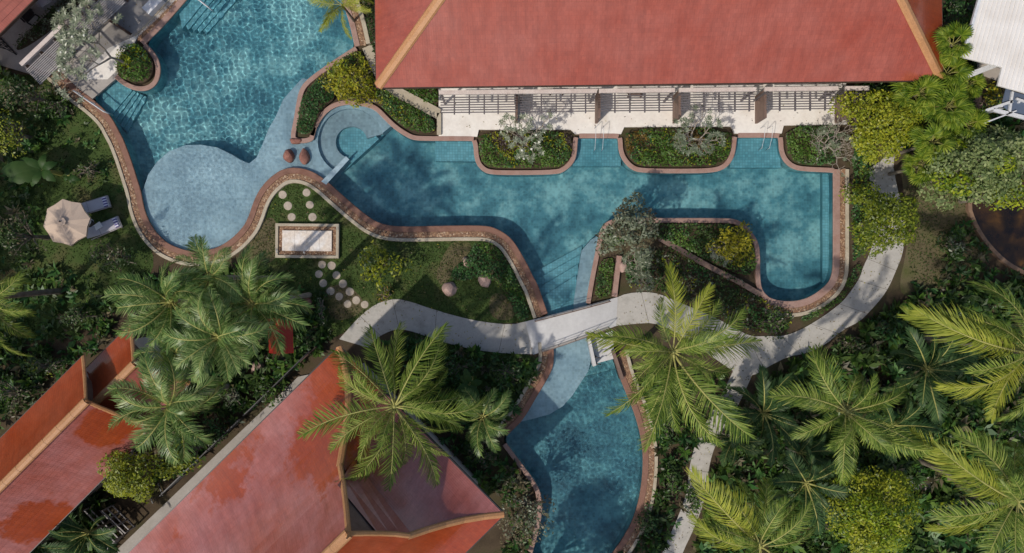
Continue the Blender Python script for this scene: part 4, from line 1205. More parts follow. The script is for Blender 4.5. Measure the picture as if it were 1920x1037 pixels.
# --- umbrella, loungers, side table
def umbrella(px, py, label):
    zt, ze, R = 2.75, 2.25, 1.32
    c = P(px, py, ze); root = thing('parasol', label, 'parasol', (c.x, c.y, 0)); f0 = math.radians(10)
    ap = Vector((c.x, c.y, zt))
    for k in range(8):
        a0, a1 = f0 + k * math.pi / 4, f0 + (k + 1) * math.pi / 4
        p = Vector((c.x + R * math.cos(a0), c.y + R * math.sin(a0), ze)); q = Vector((c.x + R * math.cos(a1), c.y + R * math.sin(a1), ze))
        m = (p + q) / 2; m = Vector((c.x + (m.x - c.x) * .965, c.y + (m.y - c.y) * .965, ze + .03))
        h1 = (ap + p) / 2 + Vector((0, 0, .03)); h2 = (ap + q) / 2 + Vector((0, 0, .03)); hm = (ap + m) / 2 - Vector((0, 0, .015))
        b = MB(); b.add([ap, h1, hm, h2, p, m, q, p - Vector((0, 0, .14)), m - Vector((0, 0, .14)), q - Vector((0, 0, .14))],
                        [(0, 1, 2), (0, 2, 3), (1, 4, 5, 2), (2, 5, 6, 3), (4, 7, 8, 5), (5, 8, 9, 6)]); b.build('canopy_panel', M['canvas'], root)
        b = MB(); b.beam(ap - Vector((0, 0, .05)), p + Vector((0, 0, -.03)), .02, .02); b.build('rib', M['brown'], root)
    b = MB()
    for k in range(8):
        a0, a1 = f0 + k * math.pi / 4, f0 + (k + 1) * math.pi / 4
        b.add([(c.x, c.y, zt + .12), (c.x + .26 * math.cos(a0), c.y + .26 * math.sin(a0), zt + .02), (c.x + .26 * math.cos(a1), c.y + .26 * math.sin(a1), zt + .02)], [(0, 1, 2)])
    b.build('vent_cap', M['canvas'], root)
    MB().tube([(c.x, c.y, 0), (c.x, c.y, zt + .05)], .03, 8).build('pole', M['brown'], root)
    MB().lathe((c.x, c.y, 0), [(.34, 0), (.34, .06), (.12, .12)], 14).build('base', M['black'], root)
    MB().lathe((c.x, c.y, zt + .1), [(.03, 0), (.05, .04), (.02, .12), (.0, .14)], 8).build('finial', M['brown'], root)
umbrella(125, 417, 'beige octagonal parasol over two sunloungers on the shaded lawn')
def lounger(foot, ang, label, z0=0.0, towel=None, L=1.95, W=.66, group='grey sunloungers'):
    f = P(*foot); d = Vector((math.cos(ang), math.sin(ang), 0)); s = Vector((-d.y, d.x, 0)); c = f + d * L * .5
    root = thing('sunlounger', label, 'sunlounger', (c.x, c.y, z0), group)
    Q = lambda x, y, z: f + d * x + s * y + Vector((0, 0, z0 + z))
    for y in (-1, 1):
        b = MB(); b.beam(Q(0, y * W / 2, .30), Q(L, y * W / 2, .30), .05, .07); b.build('side_rail', M['slat_pale'], root)
        for x in (.12, L - .25): b = MB(); b.box(tuple(Q(x, y * (W / 2 - .02), .14)), (.05, .05, .28), ang); b.build('leg', M['slat_pale'], root)
    b = MB(); b.beam(Q(0, -W / 2, .30), Q(0, W / 2, .30), .05, .07); b.build('end_rail', M['slat_pale'], root)
    b = MB(); b.beam(Q(.03, 0, .355), Q(1.25, 0, .355), W - .07, .06); b.build('seat_cushion', M['sling'], root)
    b = MB(); b.beam(Q(1.27, 0, .37), Q(L - .02, 0, .72), W - .07, .06); b.build('backrest', M['sling'], root)
    if towel:
        p = Q(.20, 0, .425); o = MB().box((0, 0, 0), (.20, W - .1, .08)).build('towel', M['towel']); o.location = p; o.rotation_euler = (0, 0, ang)
        tag(o, towel, 'towel', 'folded striped towels')
lounger((210, 378), math.radians(197), 'grey sunlounger under the beige parasol, the one nearer the pool steps', towel='violet and white striped towel on the upper parasol lounger')
lounger((230, 416), math.radians(203), 'grey sunlounger under the beige parasol, the one beside the round table', towel='violet and white striped towel on the lower parasol lounger')
c = P(171, 416); t = thing('side_table', 'small round white table between the two parasol loungers', 'table', (c.x, c.y, 0))
MB().lathe((c.x, c.y, .42), [(.0, 0), (.24, 0), (.25, .02), (.24, .04)], 18).build('table_top', M['white_paint'], t)
MB().lathe((c.x, c.y, 0), [(.17, 0), (.15, .03), (.03, .06), (.03, .42)], 12).build('pedestal', M['white_paint'], t)
o = MB().box((0, 0, 0), (.55, .34, .07)).build('towel', M['white_paint']); o.location = P(190, 426) + Vector((0, 0, .44)); o.rotation_euler = (.0, .0, .6); tag(o, 'crumpled pale towel lying on the lower parasol lounger', 'towel')
lounger((1903, 808), math.radians(80), 'grey sunlounger at the right edge deck behind the palm trunk', .085, 'striped towel on the sunlounger at the right edge of the frame')
lounger((1722, 850), math.radians(250), 'dark sunlounger between palm fronds above the lime tree, the higher one', .0, 'striped towel on the higher of the two palm shaded loungers')
lounger((1680, 876), math.radians(250), 'dark sunlounger between palm fronds above the lime tree, the lower one', .0, 'striped towel on the lower of the two palm shaded loungers')
# ------------------------------------------------------------------ palms
def frond_mesh(name, L, npair, leafL, wid, bend, hang, mat_leaf, lift=0.0, seed=0, angle0=62, angle1=24, tipfrac=.35, start=.16, sway=.05):
    """pinnate frond along +X in its own space: two meshes (leaflets, rachis)"""
    R = np.random.RandomState(seed)
    m = 26; s = np.linspace(0, 1, m); th = -bend * s ** 1.6 + lift
    dx = np.cos(th) * L / (m - 1); dz = np.sin(th) * L / (m - 1)
    x = np.r_[0, np.cumsum(dx[:-1])]; z = np.r_[0, np.cumsum(dz[:-1])]
    y = sway * L * s ** 2
    cur = np.stack([x, y, z], 1)
    b = MB(); b.tube(cur[::2], list(np.linspace(.050, .010, 13)), 5)
    parts = []
    tt = np.linspace(start, .995, npair)
    for side in (-1, 1):
        t = np.clip(tt + R.uniform(-.006, .006, npair), 0, 1)
        o = np.stack([np.interp(t, s, cur[:, k]) for k in range(3)], 1)
        a = np.interp(t, s, th)
        fw = np.stack([np.cos(a), 0 * a, np.sin(a)], 1); up = np.stack([-np.sin(a), 0 * a, np.cos(a)], 1)
        sd_ = np.array([[0, side, 0.]])
        wv_ = sum(np.sin(t * q + R.uniform(0, 6.28)) for q in (11, 23, 41)) / 1.6      # leaflets hang in uneven sheaves
        ang = np.radians(angle0 + (angle1 - angle0) * t ** 1.3 + 5 * wv_ + R.normal(0, 4, npair))[:, None]
        env = np.clip(np.minimum(.45 + 1.6 * (t - start), 1.0) * np.where(t > .6, 1 - (1 - tipfrac) * ((t - .6) / .4) ** 1.5, 1), .2, 1)
        ll = (leafL * env * R.choice([.62, .85, 1.0, 1.08, 1.15], npair))[:, None]
        el = np.radians(R.normal(18, 7, npair))[:, None]
        d0 = unit(fw * np.cos(ang) + sd_ * np.sin(ang) * np.cos(el) + up * np.sin(ang) * np.sin(el))
        hg = (hang * (1 + .35 * wv_) * R.uniform(.6, 1.35, npair))[:, None]
        dn = np.array([[0, 0, -1.0]])
        d1 = unit(d0 + dn * hg * .55); d2 = unit(d0 + dn * hg * 1.35)
        p0 = o; p1 = o + d0 * ll * .34; p2 = p1 + d1 * ll * .36; p3 = p2 + d2 * ll * .30
        wv = unit(np.cross(d0, unit(up + sd_ * -.25 * 1))) * (wid * .5)
        wv = wv * (1 + 0 * ll)
        V = np.stack([p0 - wv * .5, p0 + wv * .5, p1 - wv, p1 + wv, p2 - wv * .7, p2 + wv * .7, p3 - wv * .08, p3 + wv * .08], 1).reshape(-1, 3)
        F = np.array([[0, 1, 3, 2], [2, 3, 5, 4], [4, 5, 7, 6]])[None] + (np.arange(npair) * 8)[:, None, None]
        parts.append((V, F.reshape(-1, 4)))
    V, F = merge(parts)
    nr = len(b.v); q = [f for f in b.f if len(f) == 4]
    V = np.vstack([np.array(b.v), V]); F = np.vstack([np.array(q), F + nr])
    me = np_mesh(name, V, F)
    me.materials.append(M[mat_leaf]); me.materials.append(M['rachis'])
    mi = np.zeros(len(F), dtype=np.int32); mi[:len(q)] = 1
    me.polygons.foreach_set('material_index', mi)
    me['reach'] = float(cur[-1, 0])
    return me

COCO = [frond_mesh('coco_frond', 4.6, 70, .98, .042, b, h, 'frond_coco', .05, sd_, 64, 26, .40, sway=sw) for b, h, sd_, sw in ((1.0, .65, 1, .10), (1.35, .9, 2, -.12), (.75, .55, 3, .14), (1.6, 1.05, 13, -.06))]
GOLD = [frond_mesh('gold_frond', 4.6, 76, .98, .042, b, h, 'frond_gold', .05, sd_, 60, 24, .42, sway=sw) for b, h, sd_, sw in ((.75, .5, 4, .10), (1.05, .65, 5, -.12))]
DEAD = [frond_mesh('dead_frond', 4.2, 54, .7, .026, 1.5, 1.3, 'frond_dead', .0, 12, 50, 20, .3, sway=.1)]
FEATH = [frond_mesh('feather_frond', 3.0, 78, .66, .032, b, h, 'frond_green', .15, sd_, 64, 34, .5, .10, sway=sw) for b, h, sd_, sw in ((1.6, .55, 6, .10), (2.05, .7, 7, -.12), (1.3, .5, 8, .08), (1.8, .6, 18, -.05))]
DARKF = [frond_mesh('dark_frond', 2.6, 46, .62, .060, 1.0, .45, 'frond_dark', .1, 9), frond_mesh('dark_frond', 2.6, 46, .62, .060, .7, .35, 'frond_dark', .1, 10)]

def fan_mesh(name, r, nseg, mat, seed):
    R = np.random.RandomState(seed); b = MB()
    b.tube([(0, 0, 0), (.5, 0, .12), (1.0, 0, .1)], [.025, .02, .015], 4)
    V = []; F = []
    for k in range(nseg):
        a = math.radians(-150 + 300 * (k + .5) / nseg); d = np.array([math.cos(a), math.sin(a), 0]); w = np.array([-d[1], d[0], 0])
        o = np.array([1.0, 0, .1]); rr = r * (.80 + .2 * math.cos(a * .8)) * R.uniform(.93, 1.05); hw = math.radians(150 / nseg)
        p1 = o + d * rr * .55 + np.array([0, 0, .02]); p2 = o + d * rr * .8 + np.array([0, 0, -.07]); p3 = o + d * rr + np.array([0, 0, -.22 - .12 * R.rand()])
        f = .03
        V += [o, p1 + w * rr * .55 * hw - [0, 0, f], p1 + [0, 0, f], p1 - w * rr * .55 * hw - [0, 0, f], p2 + w * rr * .5 * hw, p2 - w * rr * .5 * hw, p3]
        j = 7 * k; F += [(j, j + 1, j + 2), (j, j + 2, j + 3), (j + 1, j + 4, j + 2), (j + 2, j + 4, j + 5), (j + 2, j + 5, j + 3), (j + 4, j + 6, j + 5)]
    nb = len(b.v); me = bpy.data.meshes.new(name)
    me.from_pydata(b.v + [tuple(v) for v in V], [], b.f + [tuple(i + nb for i in f) for f in F])
    me.materials.append(M[mat]); me.materials.append(M['rachis'])
    for i in range(len(b.f)): me.polygons[i].material_index = 1
    return me
FAN = [fan_mesh('fan_leaf', .85, 22, 'frond_fan', 1), fan_mesh('fan_leaf', .8, 20, 'frond_fan', 2)]

def palm(label, cx, cy, zc, tips, tmpl, name='coconut_palm', cat='palm tree', group='coconut palms', extra=6, pitch=(5, 30), L=4.6, base=None, trunk_r=.16, nuts=0, trunk_mat='bark', seed=0, alt=None, extra_len=(.45, .8), cr=None):
    """tips: photo positions of frond tips; fronds hinge on a real crown at height zc"""
    R = random.Random(seed + int(cx))
    c = P(cx, cy, zc)
    bx, by = base if base else (c.x + R.uniform(-.3, .3), c.y + R.uniform(-.3, .3))
    root = thing(name, label, cat, (bx, by, 0), group)
    o = ORG[root.name]
    pts = [Vector((bx + (c.x - bx) * t ** 1.3, by + (c.y - by) * t ** 1.3, (zc - .05) * t)) for t in [i / 12 for i in range(13)]]
    rad = [trunk_r * (1.5 if i == 0 else 1.12 - .35 * i / 12) * (1.06 if i % 2 else .97) for i in range(13)]
    MB().tube(pts, rad, 9).build('trunk', M[trunk_mat], root, smooth=True)
    b = MB(); b.tube([c - Vector((0, 0, .8)), c - Vector((0, 0, .3)), c + Vector((0, 0, .15))], [trunk_r * .8, trunk_r * 1.15, trunk_r * .5], 8); b.build('crown_shaft', M['rachis'], root, smooth=True)
    jobs = []
    for t in tips:
        tx, ty = t[0], t[1]; gold = len(t) > 2
        dx, dy = (tx - cx) * MPP, -(ty - cy) * MPP
        d = math.hypot(dx, dy) * fz(zc - 1.0)
        pt = R.uniform(*pitch)
        sc_ = max(.4, min(1.5, d / (L * 1.03 * math.cos(math.radians(pt * .7)))))
        jobs.append((math.atan2(dy, dx), pt, sc_, gold))
    for k in range(extra):
        jobs.append((R.uniform(0, 6.28), R.uniform(35, 75), R.uniform(*extra_len), False))
    if tmpl is COCO:
        m = len(tips)
        for k in range(m // 2 if zc < 9.2 else 5): jobs.append((R.uniform(0, 6.28), R.uniform(-25, 0), jobs[R.randrange(m)][2] * R.uniform(.75, .95), False))
        for k in range(2): jobs.append((R.uniform(0, 6.28), R.uniform(-45, -30), R.uniform(.6, .8), 'dead'))
    for az, pt, s, gold in jobs:
        me = R.choice(DEAD if gold == 'dead' else alt if (gold and alt) else tmpl)
        f = bpy.data.objects.new('frond', me); sc.collection.objects.link(f); f.parent = root
        f.location = c - o + Vector((math.cos(az) * .1, math.sin(az) * .1, R.uniform(-.15, .15)))
        f.rotation_mode = 'XYZ'
        f.rotation_euler = (math.radians(R.choice((-1, 1)) * R.uniform(5, 58)), -math.radians(pt), az)
        f.scale = (s, s * R.uniform(1.0, 1.25), s)
    for k in range(nuts):
        a = R.uniform(0, 6.28); q = c + Vector((math.cos(a) * .28, math.sin(a) * .28, -.35 + R.uniform(-.1, .1)))
        MB().lathe(q - Vector((0, 0, .12)), [(.02, 0), (.10, .05), (.125, .13), (.09, .21), (.01, .25)], 8).build('coconut', M['rachis'], root, smooth=True)
    return root

palm('tall coconut palm rising over the big villa roof and the path', 740, 762, 9.4, [(640, 640), (697, 612), (742, 640), (826, 612), (866, 655), (872, 742), (868, 785), (560, 775), (598, 718), (636, 880), (614, 812), (706, 928), (735, 905), (842, 895), (790, 880), (690, 850), (800, 700), (930, 792)], COCO, extra=4, nuts=5, seed=1, pitch=(2, 22))
palm('coconut palm with golden tips beside the right end of the footbridge', 1262, 660, 7.2, [(1271, 503, 1), (1320, 543, 1), (1136, 598), (1100, 640, 1), (1161, 715), (1150, 782), (1201, 822), (1282, 838), (1357, 828), (1396, 728), (1436, 648), (1398, 612), (1360, 588), (1212, 560), (1230, 800), (1330, 770), (1190, 690)], COCO, extra=4, nuts=4, seed=2, alt=GOLD)
palm('coconut palm standing alone in the jungle right of the main path', 1588, 772, 8.5, [(1455, 706), (1486, 674), (1543, 653), (1642, 700), (1726, 728), (1484, 808), (1558, 898), (1598, 880), (1703, 876), (1720, 832), (1655, 850), (1500, 755), (1690, 770), (1600, 690)], COCO, extra=4, nuts=4, seed=3, alt=GOLD)
palm('coconut palm with yellow fronds entering at the right edge above the middle', 1932, 662, 9.5, [(1718, 578, 1), (1706, 628, 1), (1770, 776, 1), (1858, 505), (1780, 545), (1830, 760, 1), (1800, 690), (1950, 480), (1900, 800), (2060, 640), (2050, 760), (1840, 590)], COCO, extra=4, seed=4, alt=GOLD)
palm('coconut palm entering at the right edge near the bottom corner', 1908, 938, 9.0, [(1712, 826, 1), (1726, 868, 1), (1808, 786), (1864, 800), (1742, 955), (1748, 995, 1), (1850, 1040), (1925, 832), (1985, 850), (2040, 940), (1990, 1060), (1800, 1010), (1770, 905)], COCO, extra=4, seed=5, alt=GOLD)
palm('coconut palm with golden fronds at the bottom edge right of the lower path', 1425, 1024, 8.5, [(1292, 884, 1), (1361, 890, 1), (1277, 1004, 1), (1436, 888), (1455, 910), (1525, 955), (1555, 1000), (1340, 1060), (1440, 1120), (1520, 1090), (1320, 960), (1495, 940)], COCO, extra=4, seed=6, alt=GOLD)
palm('coconut palm with dry pale fronds at the left edge of the lawn', -30, 560, 6.2, [(70, 545), (50, 604), (25, 655), (38, 495), (-60, 440), (-140, 540), (-90, 680), (60, 580), (10, 690)], COCO, extra=4, seed=7, alt=GOLD)

def feather(label, cx, cy, zc, r, n, seed, tips=()):
    R = random.Random(seed); t = list(tips)
    a0 = R.uniform(0, 6.28)
    for k in range(n):
        a = a0 + 6.283 * k / n + R.uniform(-.2, .2); rr = r * R.uniform(.85, 1.12)
        t.append((cx + rr * math.cos(a), cy - rr * math.sin(a)))
    return palm(label, cx, cy, zc, t, FEATH, 'feather_palm', 'palm tree', 'feathery palms in the left cluster', extra=4, pitch=(22, 42), L=2.35, trunk_r=.13, trunk_mat='pale_bark', seed=seed, extra_len=(.6, .85))
feather('feathery palm at the upper left of the palm cluster', 318, 566, 10.5, 78, 14, 11)
feather('feathery palm at the top of the cluster, touching the pool coping', 392, 520, 10.5, 60, 12, 12)
feather('feathery palm at the right side of the cluster beside the sala', 474, 570, 9.5, 78, 15, 13)
feather('feathery palm in the middle of the cluster with drooping fronds', 412, 632, 11.0, 68, 14, 14)
feather('feathery palm below the cluster, above the lime bush', 318, 762, 8.0, 78, 16, 15)
feather('feathery palm between the cluster and the low red gable', 336, 668, 6.5, 62, 11, 16)

def small_palm(label, cx, cy, zc, r, n, seed, tm=None, name='understory_palm', L=2.1, group='dark understory palms'):
    R = random.Random(seed); t = []
    a0 = R.uniform(0, 6.28)
    for k in range(n):
        a = a0 + 6.283 * k / n + R.uniform(-.25, .25); rr = r * R.uniform(.7, 1.15)
        t.append((cx + rr * math.cos(a), cy - rr * math.sin(a)))
    return palm(label, cx, cy, zc, t, tm or DARKF, name, 'palm tree', group, extra=4, pitch=(10, 40), L=L, trunk_r=.07, seed=seed)
small_palm('dark green small palm in the jungle left of the yellow fronded palm', 1738, 692, 3.6, 66, 13, 21)
small_palm('dark green small palm left of the solitary jungle coconut palm', 1432, 775, 3.4, 62, 12, 22)
small_palm('dark green small palm below the solitary jungle coconut palm', 1512, 905, 3.6, 66, 13, 23)
small_palm('dark green small palm beside the lower path bend', 1378, 822, 3.0, 50, 11, 24)
small_palm('dark green small palm right of the solitary jungle coconut palm', 1672, 800, 3.2, 58, 11, 25)
small_palm('dark green small palm in the shaded bottom left corner', 60, 1022, 3.0, 60, 11, 26)
small_palm('dark green small palm between the villas near the bottom edge', 165, 1000, 2.8, 48, 10, 27)
small_palm('dark green small palm on the shaded bottom edge beside the lower path', 1500, 850, 2.8, 44, 10, 28)
small_palm('young bright palm right of the tall coconut palm above the lower pool', 905, 782, 4.6, 48, 9, 29, FEATH, 'young_palm', 2.35, 'young palms')
small_palm('young palm at the top edge beside the main pool and the hotel roof', 640, 8, 3.2, 42, 8, 30, GOLD, 'young_palm', 4.0, 'young palms')

def fan_palm(label, cx, cy, zc, r, n, seed):
    R = random.Random(seed); c = P(cx, cy, zc)
    root = thing('fan_palm', label, 'palm tree', (c.x, c.y, 0), 'fan palms by the hotel wing')
    MB().tube([(c.x, c.y, 0), (c.x + .05, c.y, zc * .5), (c.x, c.y, zc)], [.11, .09, .08], 8).build('trunk', M['bark'], root)
    for k in range(int(n * 1.6)):
        f = bpy.data.objects.new('fan_leaf', R.choice(FAN)); sc.collection.objects.link(f); f.parent = root
        f.location = (0, 0, zc + R.uniform(-.2, .2)); pt = R.choice((8, 20, 35, 55))
        s = r * MPP * fz(zc) / 1.75 * R.uniform(.75, 1.1)
        f.rotation_euler = (math.radians(R.uniform(-25, 25)), -math.radians(pt + R.uniform(-8, 8)), 6.283 * k * .382 + R.uniform(-.2, .2)); f.scale = (s, s, s)
for a in (('fan palm against the right end of the hotel roof', 1785, 85, 5.0, 42, 13, 41), ('fan palm just below the hotel roof corner', 1772, 140, 4.2, 44, 14, 42), ('fan palm between the lime tree and the tan stone slab', 1718, 178, 4.0, 52, 16, 43),
          ('fan palm at the centre of the fan palm thicket', 1772, 200, 4.2, 50, 16, 44), ('fan palm with the brightest star shaped crown in the thicket', 1745, 268, 4.4, 46, 18, 45), ('fan palm on the right flank of the thicket by the steel canopy', 1805, 235, 3.6, 42, 14, 46),
          ('fan palm at the lower edge of the thicket beside the path', 1722, 312, 3.2, 40, 14, 47), ('small fan palm close to the pale metal roof', 1812, 160, 3.0, 34, 12, 48)):
    fan_palm(*a)

def banana(label, cx, cy, zc, leavesl, seed, name='banana_plant', group='banana plants'):
    R = np.random.RandomState(seed); c = P(cx, cy, zc); root = thing(name, label, 'banana plant', (c.x, c.y, 0), group)
    MB().tube([(c.x, c.y, 0), (c.x, c.y, zc)], [.14, .09], 8).build('stem', M['rachis'], root)
    for tx, ty in leavesl:
        dx, dy = (tx - cx) * MPP * fz(zc), -(ty - cy) * MPP * fz(zc); L = math.hypot(dx, dy); d = np.array([dx / L, dy / L, 0]); w = np.array([-d[1], d[0], 0])
        n = 14; V = []; F = []
        for i in range(n + 1):
            t = i / n; p = np.array([c.x, c.y, zc]) + d * L * t + np.array([0, 0, .9 * math.sin(t * 2.2) * L * .35 - .25 * t * t])
            hw = .27 * L * max(0.02, math.sin(math.pi * min(1, .12 + t * .88)) ** .7) * (1 if t > .14 else .1) * R.uniform(.8, 1.08)
            V += [p + w * hw - [0, 0, .3 * hw], p, p - w * hw - [0, 0, .3 * hw]]
        for i in range(n):
            j = 3 * i; F += [(j, j + 3, j + 4, j + 1), (j + 1, j + 4, j + 5, j + 2)]
        obj_np('leaf', np.array(V), np.array(F), M['banana'], root)
banana('broad leaved banana plant on the shaded lawn left of the pool', 78, 318, 1.8, [(8, 322), (20, 340), (105, 340), (108, 305), (60, 350), (40, 298), (85, 288)], 1)
banana('yellowing banana shoot left of the pool coping', 128, 330, 1.0, [(124, 312), (150, 338), (118, 340), (140, 345)], 2)
banana('broad leaved plant in the shade right of the tall coconut palm', 880, 720, 2.6, [(872, 690), (905, 715), (850, 742), (898, 750), (862, 705)], 3)

# ------------------------------------------------------------------ broadleaf trees and bushes
def crown_leaves(cl, per, leaf, wr, R, zmin=-.35, flat=.8, upb=.5):
    parts = []
    for (c, r) in cl:
        n = max(8, int(per * (r ** 2)))
        d = unit(R.normal(size=(n, 3))); d[:, 2] = np.where(d[:, 2] < zmin, -d[:, 2], d[:, 2])
        rad = r * R.uniform(.55, 1.08, n) ** .6
        C = np.array(c)[None] + d * rad[:, None] * np.array([[1, 1, flat]])
        N = unit(d * .6 + np.array([[0, 0, upb + .2]]) + R.normal(0, .35, (n, 3)))
        A = unit(d * .5 + R.normal(0, .7, (n, 3)))
        A = unit(A - N * np.sum(A * N, 1, keepdims=True))
        L = leaf * R.uniform(.45, 1.5, n)
        parts.append(leaves(C, A, N, L, L * wr))
    return merge(parts)

def tree(name, label, cat, px, py, zt, rx, ry, mat, ncl, clr, leaf, seed, per=120, depth=1.6, wr=.5, bark='bark', group=None, trunk_r=.12, zlow=None, flat=.8, base=None, mat2=None, frac2=.3, sep=.62):
    R = np.random.RandomState(seed); c = P(px, py, zt - depth * .5); f = fz(zt - depth * .5) * MPP
    bx, by = base if base else (c.x, c.y)
    root = thing(name, label, cat, (bx, by, 0), group)
    cl = []; tries = 0
    while len(cl) < ncl and tries < 4000:
        tries += 1
        a = R.uniform(0, 6.283); r = math.sqrt(R.rand()); r = r * (.84 + .17 * math.sin(3 * a + seed) + .10 * math.sin(5 * a + 2 * seed))
        x, y = c.x + math.cos(a) * r * max(.05, rx * f - clr * .8), c.y + math.sin(a) * r * max(.05, ry * f - clr * .8)
        top = zt - depth * r ** 2.2
        z = top - clr * .7 - (R.rand() ** 2) * depth * .5
        rr = clr * R.uniform(.5, 1.4)
        if all((x - q[0][0]) ** 2 + (y - q[0][1]) ** 2 + (z - q[0][2]) ** 2 > (sep * clr) ** 2 for q in cl): cl.append(((x, y, z), rr))
    zl = zlow if zlow is not None else zt * .35
    b = MB(); fork = Vector(((bx + c.x) / 2, (by + c.y) / 2, zl))
    b.tube([(bx, by, 0), (bx + .05, by, zl * .5), fork], [trunk_r * 1.3, trunk_r, trunk_r * .85], 8); b.build('trunk', M[bark], root)
    b = MB()
    for q, r in cl[::max(1, len(cl) // 14)]:
        q = Vector(q); m = fork.lerp(q, .5) + Vector((R.uniform(-.1, .1), R.uniform(-.1, .1), .12)); b.tube([fork, m, q], [trunk_r * .55, trunk_r * .35, trunk_r * .12], 5)
    b.build('limb', M[bark], root)['kind'] = 'stuff'
    if mat2:
        k = int(len(cl) * frac2)
        V, F = crown_leaves(cl[:k], per, leaf, wr, R, flat=flat); obj_np('crown', V, F, M[mat2], root)
        cl = cl[k:]
    V, F = crown_leaves(cl, per, leaf, wr, R, flat=flat); obj_np('crown', V, F, M[mat], root)
    return root

tree('shade_tree', 'lime green leafy tree at the right end of the terrace', 'tree', 1662, 232, 5.2, 92, 78, 'leaf_lime', 58, .50, .15, 1, 400, 1.8, sep=.8)
tree('shade_tree', 'round lime green tree overhanging the path right of the pool', 'tree', 1672, 412, 5.0, 84, 74, 'leaf_tree', 56, .50, .15, 2, 400, 1.9, sep=.8)
tree('breadfruit_tree', 'olive green tree with round leaf clumps above the pond', 'tree', 1838, 318, 6.5, 102, 80, 'leaf_olive', 34, .66, .17, 3, 420, 2.0, .6, sep=1.25, mat2='leaf_bright', frac2=.2)
tree('breadfruit_tree', 'olive green tree with round leaf clumps below the steel canopy', 'tree', 1895, 285, 6.0, 70, 54, 'leaf_olive', 20, .62, .17, 4, 420, 1.6, .6, sep=1.25)
tree('shade_tree', 'deep green bushy tree at the right edge over the pond', 'tree', 1892, 362, 5.0, 62, 32, 'leaf_bright', 26, .5, .18, 5, 130, 1.4, mat2='leaf_olive')
tree('shade_tree', 'vivid lime tree at the bottom right among the palms', 'tree', 1648, 962, 6.5, 112, 108, 'leaf_bright', 46, .70, .15, 6, 420, 3.0, sep=.95, mat2='leaf_lime', frac2=.35)
tree('shade_tree', 'yellow green tree between the two lower villas', 'tree', 240, 893, 6.0, 74, 60, 'leaf_lime', 50, .48, .14, 7, 380, 1.6, sep=.8)
tree('shade_tree', 'dark green tree tucked right of the yellow green villa tree', 'tree', 332, 862, 5.0, 44, 42, 'leaf_tree', 22, .42, .16, 8, 130, 1.3, mat2='leaf_hedge')
tree('shade_tree', 'dusky small leaved tree overhanging the lower pool', 'tree', 985, 968, 4.5, 72, 76, 'leaf_brownish', 50, .42, .15, 9, 120, 1.6, mat2='leaf_grey', frac2=.35)
tree('shade_tree', 'grey leaved tree leaning over the tip of the planted island', 'tree', 1188, 432, 5.0, 74, 76, 'leaf_grey', 70, .38, .19, 10, 260, 1.8, .42, bark='pale_bark', mat2='leaf_brownish', frac2=.25)
tree('croton_bush', 'golden croton at the tip of the planted island', 'bush', 1380, 457, 2.2, 54, 46, 'leaf_croton', 36, .34, .18, 11, 230, .9, .4)
tree('croton_bush', 'large lime croton between the main pool and the hotel roof', 'bush', 658, 150, 2.2, 62, 56, 'leaf_croton', 48, .36, .18, 12, 230, .9, .4, mat2='leaf_lime')
tree('croton_bush', 'small yellow croton beside the spa coping', 'bush', 688, 186, 1.2, 34, 18, 'leaf_croton', 12, .24, .14, 13, 170, .5, .4)
tree('garden_bush', 'dark glossy bush with yellow leaves on the lawn below the marble platform', 'bush', 712, 497, 2.4, 60, 50, 'leaf_dark', 44, .36, .18, 14, 190, .9, .45, mat2='leaf_lime', frac2=.6)
tree('croton_bush', 'rusty croton at the bend of the footpath', 'bush', 722, 552, 1.4, 28, 26, 'leaf_rust', 14, .26, .14, 15, 150, .6, .4, mat2='leaf_tree', frac2=.5)
tree('garden_bush', 'grey green bush between the sala and the villa walkway', 'bush', 432, 748, 1.8, 26, 28, 'leaf_grey', 14, .28, .13, 16, 130, .7)
tree('garden_bush', 'variegated shrub wrapped round the dull red boulder', 'bush', 600, 578, .9, 18, 40, 'leaf_deep', 16, .22, .12, 17, 170, .4, mat2='leaf_silver', frac2=.25)
tree('garden_bush', 'green shrub where the path meets the pool end on the right', 'bush', 1456, 606, 1.6, 40, 38, 'leaf_hedge', 22, .3, .15, 18, 140, .7, mat2='leaf_dark', frac2=.4)
# left garden
tree('shade_tree', 'yellow green bush at the left edge above the banana plant', 'bush', 10, 245, 3.0, 40, 56, 'leaf_tree', 22, .4, .15, 19, 140, 1.2, mat2='leaf_dark', frac2=.3)
tree('shade_tree', 'dull green tree at the left edge below the lattice screen', 'tree', 32, 170, 4.0, 60, 42, 'leaf_dark', 28, .45, .15, 20, 120, 1.4, mat2='leaf_brownish', frac2=.35)
tree('shade_tree', 'dark bush below the parasol loungers', 'bush', 205, 480, 2.6, 62, 40, 'leaf_dark', 34, .38, .15, 21, 130, 1.0, mat2='leaf_brownish', frac2=.2)
tree('shade_tree', 'dark tree at the left edge beside the parasol', 'tree', 20, 440, 4.0, 46, 60, 'leaf_dark', 28, .42, .15, 22, 120, 1.4, mat2='leaf_brownish', frac2=.3)
tree('garden_bush', 'dark low bush beside the pool coping at the parasol lawn', 'bush', 160, 318, 1.3, 40, 26, 'leaf_dark', 20, .30, .14, 23, 120, .6, mat2='leaf_brownish', frac2=.4)
tree('garden_bush', 'dark bush under the corner of the upper left pergola', 'bush', 100, 195, 1.6, 40, 30, 'leaf_dark', 18, .34, .15, 24, 120, .7, mat2='leaf_hedge', frac2=.3)
tree('garden_bush', 'dark bush with yellow tips above the small villa roof', 'bush', 75, 690, 1.8, 46, 32, 'leaf_dark', 22, .34, .14, 25, 120, .8, mat2='leaf_tree', frac2=.2)
